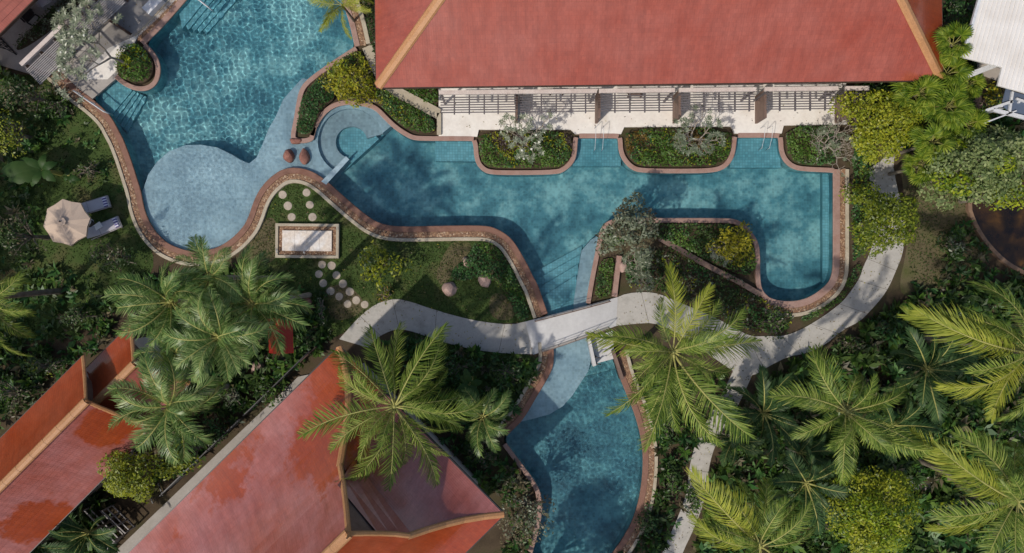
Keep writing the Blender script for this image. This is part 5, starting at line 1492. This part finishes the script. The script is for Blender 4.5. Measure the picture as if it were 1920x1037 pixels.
tree('garden_bush', 'dark bush on the shaded ground left of the palm cluster', 'bush', 140, 590, 1.6, 44, 34, 'leaf_dark', 22, .34, .15, 26, 120, .8)
tree('garden_bush', 'dark bush at the left edge below the pale palm fronds', 'bush', 15, 740, 2.2, 46, 44, 'leaf_dark', 22, .36, .15, 27, 120, .9, mat2='leaf_brownish', frac2=.3)
# unseen tall trees beyond the left border, placed to shade the parasol lawn
for i, (x, y, zt, r, lab) in enumerate(((-95, 490, 10.5, 90, 'added unseen tall dark tree outside the left edge, level with the parasol'), (-30, 745, 9.0, 85, 'added unseen tall dark tree outside the left edge, level with the small villa'),
                               (-110, 370, 10.0, 80, 'added unseen tall dark tree outside the left edge, level with the banana plant'), (-150, 620, 11.0, 90, 'added unseen tallest dark tree outside the left edge'))):
    g = 1 / fz(zt - 1.2)      # x, y give the ground point it stands on
    tree('shade_tree', lab, 'tree', 960 + (x - 960) * g, 518.5 + (y - 518.5) * g, zt, r, r, 'leaf_dark', 60, .75, .24, 28 + i, 100, 2.6, group='added unseen tall trees beyond the left edge')
for i, (x, y, zt, r, lab) in enumerate(((965, 1120, 9.5, 95, 'added unseen tall dark tree outside the bottom edge, behind the lower pool'), (1050, 1160, 10.5, 100, 'added unseen taller dark tree outside the bottom edge, behind the lower pool'))):  # unseen trees placed to shade the lower pool
    g = 1 / fz(zt - 1.2)
    tree('shade_tree', lab, 'tree', 960 + (x - 960) * g, 518.5 + (y - 518.5) * g, zt, r, r, 'leaf_dark', 60, .75, .24, 48 + i, 100, 2.6, group='added unseen tall trees beyond the bottom edge')
# jungle bushes on the right
for i, (x, y, z, rx, ry, m, m2, lab) in enumerate((
    (1800, 30, 3.0, 30, 46, 'leaf_deep', 'leaf_dark', 'dark glossy bush squeezed between hotel roof and metal roof'),
    (1865, 180, 1.8, 28, 34, 'leaf_croton', 'leaf_hedge', 'yellow hedge bush beside the tan stone slab'),
    (1790, 460, 1.2, 30, 40, 'leaf_dark', 'leaf_grey', 'dark low bush left of the pond kerb'),
    (1600, 650, 1.4, 44, 30, 'leaf_dark', 'leaf_brownish', 'dark bush hugging the outside of the path bend'),
    (1660, 620, 1.4, 36, 30, 'leaf_dark', 'leaf_deep', 'dark bush right of the path bend under palm fronds'),
    (1840, 700, 2.0, 46, 40, 'leaf_dark', 'leaf_deep', 'dark bush beneath the yellow fronded palm'),
    (1790, 968, 2.2, 50, 34, 'leaf_bright', 'leaf_deep', 'leafy green bush in front of the jungle deck'),
    (1880, 1010, 2.4, 60, 40, 'leaf_deep', 'leaf_dark', 'dark bush in the bottom right corner'),
    (1450, 730, 1.4, 40, 30, 'leaf_dark', 'leaf_hedge', 'dark bush at the inner side of the path junction'),
    (1255, 800, 1.4, 30, 44, 'leaf_dark', 'leaf_hedge', 'dark bush between the lower pool coping and the lower path'),
    (1262, 905, 1.3, 26, 44, 'leaf_dark', 'leaf_hedge', 'dark bush lower down between pool coping and lower path'),
    (1303, 940, 1.2, 24, 40, 'leaf_dark', 'leaf_hedge', 'dark bush spilling over the lower path'),
    (1362, 765, 1.2, 24, 26, 'leaf_hedge', 'leaf_dark', 'green bush spilling over the upper bend of the lower path'),
    (1215, 985, 1.3, 28, 36, 'leaf_dark', 'leaf_deep', 'dark bush at the bottom between pool coping and lower path'),
    (1590, 880, 2.0, 40, 34, 'leaf_dark', 'leaf_deep', 'dark bush left of the vivid lime tree'),
    (1545, 970, 2.2, 44, 50, 'leaf_dark', 'leaf_deep', 'dark bush between bottom palm and vivid lime tree'),
    (1745, 806, 2.0, 36, 28, 'leaf_dark', 'leaf_deep', 'dark bush above the jungle deck'),
    (860, 690, 1.6, 50, 32, 'leaf_dark', 'leaf_deep', 'dark bush below the path beside the tall palm'),
    (950, 700, 1.5, 46, 34, 'leaf_dark', 'leaf_deep', 'dark bush beside the lower pool coping under the bridge end'),
    (900, 850, 1.5, 40, 40, 'leaf_dark', 'leaf_brownish', 'dark bush in the gap between villa eave and lower pool'),
    (780, 640, 1.0, 34, 16, 'leaf_dark', 'leaf_deep', 'dark shrub tucked into the inner bend of the west path'),
    (500, 740, 1.5, 36, 34, 'leaf_dark', 'leaf_hedge', 'dark bush beside the upper villa walkway railing'),
    (572, 640, 1.2, 28, 30, 'leaf_dark', 'leaf_deep', 'dark bush right of the red sala'),
    (400, 810, 1.6, 32, 30, 'leaf_dark', 'leaf_deep', 'dark bush beside the middle villa walkway railing'),
    (60, 985, 1.6, 46, 26, 'leaf_dark', 'leaf_hedge', 'dark bush under the eave of the small villa at the bottom left'),
    (130, 1010, 1.5, 36, 26, 'leaf_hedge', 'leaf_dark', 'leafy bush with bright leaves at the bottom left'))):
    tree('jungle_bush', lab, 'bush', x, y, z, rx, ry, m, 24, .33, .17, 60 + i, 120, .8, mat2=m2, frac2=.35, trunk_r=.06, group='dense bushes of the garden')

# ------------------------------------------------------------------ frangipani and bare branched plants
def frangipani(label, bx, by, z0, top, spread, seed, leafy=1.0, mat='leaf_silver', gens=5, lean=(0, 0), leaf=.22, bloom=0):
    R = random.Random(seed); p = P(bx, by, z0); root = thing('frangipani_tree', label, 'tree', tuple(p), 'frangipani trees in the pool planters')
    b = MB(); ends = []
    def grow(q, d, ln, r, g):
        e = q + d * ln; mid = q.lerp(e, .5) + Vector((R.uniform(-.06, .06), R.uniform(-.06, .06), .02)); b.tube([q, mid, e], [r, r * .85, r * .72], 5)
        if g == 0: ends.append((e, d)); return
        k = 3 if R.random() < .45 else 2; a0 = R.uniform(0, 6.28)
        for i in range(k):
            a = a0 + 6.283 * i / k; x = Vector((math.cos(a), math.sin(a), 0))
            nd_ = (d * .75 + x * R.uniform(.45, .75) * spread + Vector((lean[0] * .25, lean[1] * .25, .05))).normalized()
            if nd_.z < .08: nd_.z = .1
            grow(e, nd_.normalized(), ln * R.uniform(.68, .86), r * .68, g - 1)
    grow(p, Vector((lean[0] * .5, lean[1] * .5, 1)).normalized(), top * .27, .09, gens)
    b.build('branches', M['pale_bark'], root)['kind'] = 'stuff'
    Rn = np.random.RandomState(seed); C = []; A = []; N = []; L = []
    for e, d in ends:
        if R.random() > leafy: continue
        n = R.randint(6, 10); a0 = R.uniform(0, 6.28)
        for i in range(n):
            a = a0 + 6.283 * i / n; dr = np.array([math.cos(a), math.sin(a), R.uniform(-.1, .5)]); l = leaf * R.uniform(.7, 1.2)
            C.append(np.array(e) + unit(dr) * l * .55); A.append(dr); N.append(unit(np.array([-.3 * dr[0], -.3 * dr[1], 1.0]) + Rn.normal(0, .25, 3))); L.append(l)
    if C:
        V, F = leaves(np.array(C), np.array(A), np.array(N), np.array(L), np.array(L) * .34); obj_np('crown', V, F, M[mat], root)
    if bloom:
        bb = MB()
        for e, d in R.sample(ends, min(bloom, len(ends))): bb.lathe(tuple(e + Vector((0, 0, .05))), [(.02, 0), (.07, .03), (.05, .07), (.0, .08)], 6)
        bb.build('blossom', M['white_bloom'], root)['kind'] = 'stuff'
frangipani('grey leaved frangipani spreading over the upper left terrace from the round planter', 240, 120, .3, 4.6, 1.1, 1, .95, 'leaf_silver', 6, (-.6, .05), .24, 12)
frangipani('flowering frangipani in the leftmost pool planter', 985, 272, .3, 3.2, 1.0, 2, .5, 'leaf_silver', 5, (0, .15), .2, 8)
frangipani('frangipani with pale leaves in the middle pool planter', 1290, 266, .3, 3.0, 1.0, 3, .5, 'leaf_silver', 5, (0, .1), .2)
frangipani('bare grey branched frangipani in the right pool planter', 1540, 280, .3, 2.9, 1.05, 4, .10, 'leaf_silver', 6, (0, .1), .16)
frangipani('small bare frangipani standing in front of the golden croton', 1345, 478, .3, 1.6, 1.0, 5, .15, 'leaf_silver', 5, (0, 0), .16)
frangipani('grey branched frangipani below the grey leaved island tree', 1190, 505, .3, 2.4, 1.0, 6, .6, 'leaf_grey', 5, (0, 0), .18)

# ------------------------------------------------------------------ hedges and planted beds
def hedge(label, px, z0, h, mat, dens=230, leaf=.13, wr=.5, seed=0, name='hedge', cat='hedge', group=None, bed=True, kind=None, avoid=(), it=2, upright=.3, mats=None):
    R = np.random.RandomState(seed); pl = chaikin(poly(px), it, True) if it else poly(px)
    c0 = np.mean(np.array(pl), 0); root = thing(name, label, cat, (c0[0], c0[1], z0), group)
    if bed: MB().prism(pl, -.1, z0).build('soil_bed', M['soil'], root)
    A_ = area(pl); n = int(A_ * dens); xy = scatter(pl, n, avoid); n = len(xy)
    k = max(3, int(A_ * 2.2)); hx = scatter(pl, k); hh = R.uniform(.55, 1.0, len(hx))
    d2 = ((xy[:, None, :] - hx[None]) ** 2).sum(2); j = d2.argmin(1); dd = np.sqrt(d2[np.arange(n), j])
    top = h * hh[j] * np.clip(1.05 - (dd / .75) ** 2 * .5, .45, 1.1)
    u = R.uniform(0, 1, n) ** .45
    C = np.c_[xy, z0 + .04 + top * u]
    out = np.c_[xy - hx[j], np.zeros(n)]
    N = unit(out * 1.1 + np.array([[0, 0, .9]]) + R.normal(0, .4, (n, 3))); A = rdir(n); A[:, 2] = A[:, 2] * .5 + upright
    A = unit(A - N * np.sum(A * N, 1, keepdims=True)); L = leaf * R.uniform(.6, 1.4, n)
    V, F = leaves(C, A, N, L, L * wr)
    o = obj_np('foliage', V, F, M[mat], root)
    if mats:
        me = o.data; lim = 0
        for mm, fr, sc_ in mats: me.materials.append(M[mm])
        pick = np.zeros(n, dtype=np.int32)
        ph = R.uniform(0, 6.28, 8)
        fld = np.sin(xy[:, 0] * 1.7 + ph[0]) + np.sin(xy[:, 1] * 2.1 + ph[1]) + .6 * np.sin(xy[:, 0] * 4.3 + xy[:, 1] * 3.1 + ph[2]) + R.normal(0, .35, n)
        q = np.argsort(np.argsort(fld)) / n; acc = 0
        for i, (mm, fr, sc_) in enumerate(mats):
            pick[(q >= acc) & (q < acc + fr)] = i + 1; acc += fr
        me.polygons.foreach_set('material_index', pick)
    return root

hedge('dark green hedge between the main pool and the round spa', [(560, 250), (562, 226), (568, 196), (582, 168), (600, 150), (625, 150), (632, 186), (612, 200), (598, 220), (588, 250), (578, 256)], .25, .7, 'leaf_deep', 330, .13, seed=1)
hedge('green mixed hedge between the spa coping and the pebble topped wall', [(700, 182), (720, 168), (742, 184), (786, 208), (816, 226), (818, 252), (780, 250), (750, 236), (722, 208)], .25, .7, 'leaf_hedge', 330, .13, seed=2, mats=[('leaf_deep', .3, 1), ('leaf_lime', .12, 1)])
hedge('lime groundcover under the large croton', [(612, 142), (640, 116), (664, 100), (684, 104), (704, 150), (716, 178), (696, 196), (660, 190), (634, 188), (628, 150)], .25, .5, 'leaf_lime', 240, .13, seed=3, mats=[('leaf_hedge', .3, 1)])
hedge('dark strip of shrubs between pebble wall and hotel roof', [(680, -20), (712, -20), (716, 140), (704, 110), (692, 60)], .1, .8, 'leaf_dark', 260, .14, seed=4)
hedge('green shrubs beside the left end of the terrace under the eave', [(745, 160), (822, 160), (824, 205), (790, 190)], .1, .8, 'leaf_hedge', 260, .15, seed=5)
hedge('leafy planting in the leftmost pool planter with a purple patch', [(899, 248), (1071, 248), (1071, 290), (1060, 308), (1042, 317), (922, 317), (905, 308), (899, 288)], .22, .55, 'leaf_hedge', 300, .13, seed=6, it=1, mats=[('leaf_purple', .13, 1), ('leaf_lime', .2, 1), ('leaf_deep', .3, 1)])
hedge('leafy planting in the middle pool planter with rusty leaves', [(1171, 243), (1368, 242), (1368, 285), (1356, 303), (1334, 313), (1204, 314), (1184, 305), (1171, 285)], .22, .55, 'leaf_hedge', 300, .13, seed=7, it=1, mats=[('leaf_rust', .16, 1), ('leaf_deep', .3, 1), ('leaf_lime', .1, 1)])
hedge('leafy planting in the right pool planter', [(1470, 240), (1568, 238), (1568, 312), (1505, 311), (1484, 304), (1470, 286)], .22, .5, 'leaf_hedge', 300, .13, seed=8, it=1, mats=[('leaf_deep', .3, 1), ('leaf_grey', .15, 1)])
hedge('green shrubs in the round planter of the upper left pool', [(222, 120), (240, 92), (266, 86), (286, 104), (292, 128), (286, 150), (266, 160), (240, 152), (224, 140)], .25, .8, 'leaf_hedge', 300, .14, seed=9, mats=[('leaf_bright', .3, 1), ('leaf_deep', .3, 1)])
hedge('glossy dark hedge curving along the lower pool coping', [(893, 452), (926, 456), (952, 492), (975, 540), (996, 598), (972, 603), (956, 566), (938, 532), (905, 516), (868, 528), (842, 522), (858, 494), (880, 480)], .05, .65, 'leaf_deep', 330, .14, seed=10, mats=[('leaf_hedge', .25, 1)])
hedge('narrow green hedge between the channel coping and the pink kerb wall', [(1122, 494), (1134, 484), (1152, 486), (1146, 520), (1142, 556), (1114, 560), (1116, 528)], .2, .5, 'leaf_hedge', 320, .12, seed=11, mats=[('leaf_deep', .25, 1)])
hedge('shaded planting on the island behind the diagonal wall', [(1150, 424), (1240, 420), (1360, 420), (1392, 432), (1410, 456), (1413, 526), (1330, 492), (1262, 455), (1200, 440), (1140, 470), (1132, 450)], .2, .5, 'leaf_hedge', 220, .15, seed=12, mats=[('leaf_dark', .35, 1), ('leaf_deep', .25, 1)])
hedge('mixed shrubs and leaf litter on the island below the diagonal wall', [(1170, 480), (1230, 462), (1290, 488), (1370, 532), (1432, 562), (1490, 590), (1470, 622), (1442, 622), (1400, 622), (1335, 585), (1262, 552), (1205, 540), (1172, 540)], .06, .5, 'leaf_dark', 150, .17, seed=13, mats=[('leaf_deep', .25, 1), ('leaf_brownish', .2, 1), ('leaf_lime', .06, 1), ('leaf_silver', .06, 1)])
hedge('clipped bright hedge between the pool end and the right path', [(1594, 505), (1608, 492), (1612, 510), (1594, 540), (1570, 566), (1530, 592), (1502, 606), (1498, 594), (1540, 575), (1575, 552)], .05, .45, 'leaf_hedge', 330, .11, seed=14, mats=[('leaf_deep', .3, 1)])
hedge('mixed shrubs along the right pool kerb up to the lime tree', [(1592, 236), (1640, 240), (1626, 312), (1630, 360), (1634, 420), (1622, 470), (1604, 488), (1592, 490)], .05, .8, 'leaf_deep', 240, .15, seed=15, mats=[('leaf_hedge', .35, 1), ('leaf_tree', .15, 1)])
hedge('grey green border plants between the veranda and pergola at the upper left', [(40, 100), (30, 88), (110, 8), (150, -20), (172, -14), (120, 44)], .15, .5, 'leaf_grey', 200, .14, seed=16, mats=[('leaf_dark', .4, 1)])

# ------------------------------------------------------------------ undergrowth nobody could count
KEEP = [POOL_OUT, poly(WU + WL[::-1]), poly(EU + EL[::-1]), poly(SA + SB[::-1])]
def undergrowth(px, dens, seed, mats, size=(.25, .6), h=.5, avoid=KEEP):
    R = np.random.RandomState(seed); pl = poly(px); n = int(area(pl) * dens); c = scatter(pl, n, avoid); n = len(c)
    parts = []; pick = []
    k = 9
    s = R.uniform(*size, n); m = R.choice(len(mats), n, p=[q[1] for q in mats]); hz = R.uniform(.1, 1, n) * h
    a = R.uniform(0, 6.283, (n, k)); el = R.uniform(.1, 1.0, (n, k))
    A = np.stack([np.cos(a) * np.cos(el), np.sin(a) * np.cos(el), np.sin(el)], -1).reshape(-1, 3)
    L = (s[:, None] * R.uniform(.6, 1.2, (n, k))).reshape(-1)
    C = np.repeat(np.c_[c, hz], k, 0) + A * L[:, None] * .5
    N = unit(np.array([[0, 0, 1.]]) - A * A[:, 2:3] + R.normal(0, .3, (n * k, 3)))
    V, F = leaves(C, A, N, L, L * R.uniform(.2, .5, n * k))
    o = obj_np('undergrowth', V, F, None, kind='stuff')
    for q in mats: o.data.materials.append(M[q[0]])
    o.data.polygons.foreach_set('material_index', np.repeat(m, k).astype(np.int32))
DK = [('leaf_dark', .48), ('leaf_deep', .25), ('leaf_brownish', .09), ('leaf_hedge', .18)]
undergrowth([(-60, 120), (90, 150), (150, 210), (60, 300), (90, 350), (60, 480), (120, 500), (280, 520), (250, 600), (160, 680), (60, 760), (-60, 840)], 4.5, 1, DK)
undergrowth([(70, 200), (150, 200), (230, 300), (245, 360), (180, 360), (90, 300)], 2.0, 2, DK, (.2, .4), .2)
undergrowth([(690, 655), (760, 625), (830, 645), (1000, 670), (1010, 690), (960, 770), (915, 815), (950, 860), (990, 900), (1000, 960), (980, 1060), (940, 1060), (955, 965)], 8, 3, DK)
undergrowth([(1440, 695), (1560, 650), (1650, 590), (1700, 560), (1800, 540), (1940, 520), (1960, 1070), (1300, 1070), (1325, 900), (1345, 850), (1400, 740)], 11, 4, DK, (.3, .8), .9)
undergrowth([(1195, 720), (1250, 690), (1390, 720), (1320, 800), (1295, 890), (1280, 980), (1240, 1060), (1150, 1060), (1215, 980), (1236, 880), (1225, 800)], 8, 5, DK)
undergrowth([(250, 520), (470, 500), (560, 560), (630, 640), (560, 690), (470, 770), (315, 915), (250, 860), (300, 760), (330, 700), (250, 600)], 8, 6, DK, (.3, .7), .7)
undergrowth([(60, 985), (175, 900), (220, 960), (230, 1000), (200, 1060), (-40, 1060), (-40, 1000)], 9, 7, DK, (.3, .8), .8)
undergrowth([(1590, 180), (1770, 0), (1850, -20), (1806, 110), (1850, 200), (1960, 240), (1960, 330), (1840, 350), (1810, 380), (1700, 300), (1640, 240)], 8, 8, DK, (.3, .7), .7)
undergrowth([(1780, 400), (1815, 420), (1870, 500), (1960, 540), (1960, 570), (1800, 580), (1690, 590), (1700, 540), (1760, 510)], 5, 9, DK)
undergrowth([(560, 540), (610, 545), (612, 600), (640, 630), (600, 650), (560, 640)], 8, 10, DK)
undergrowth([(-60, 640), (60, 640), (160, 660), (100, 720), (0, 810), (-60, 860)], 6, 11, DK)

hedge('creeping shrubs overgrowing the diagonal island wall', [(1240, 440), (1290, 468), (1345, 500), (1400, 530), (1392, 540), (1335, 514), (1280, 486), (1238, 462)], .1, .45, 'leaf_hedge', 90, .14, seed=30, bed=False, mats=[('leaf_grey', .3, 1), ('leaf_dark', .3, 1)])
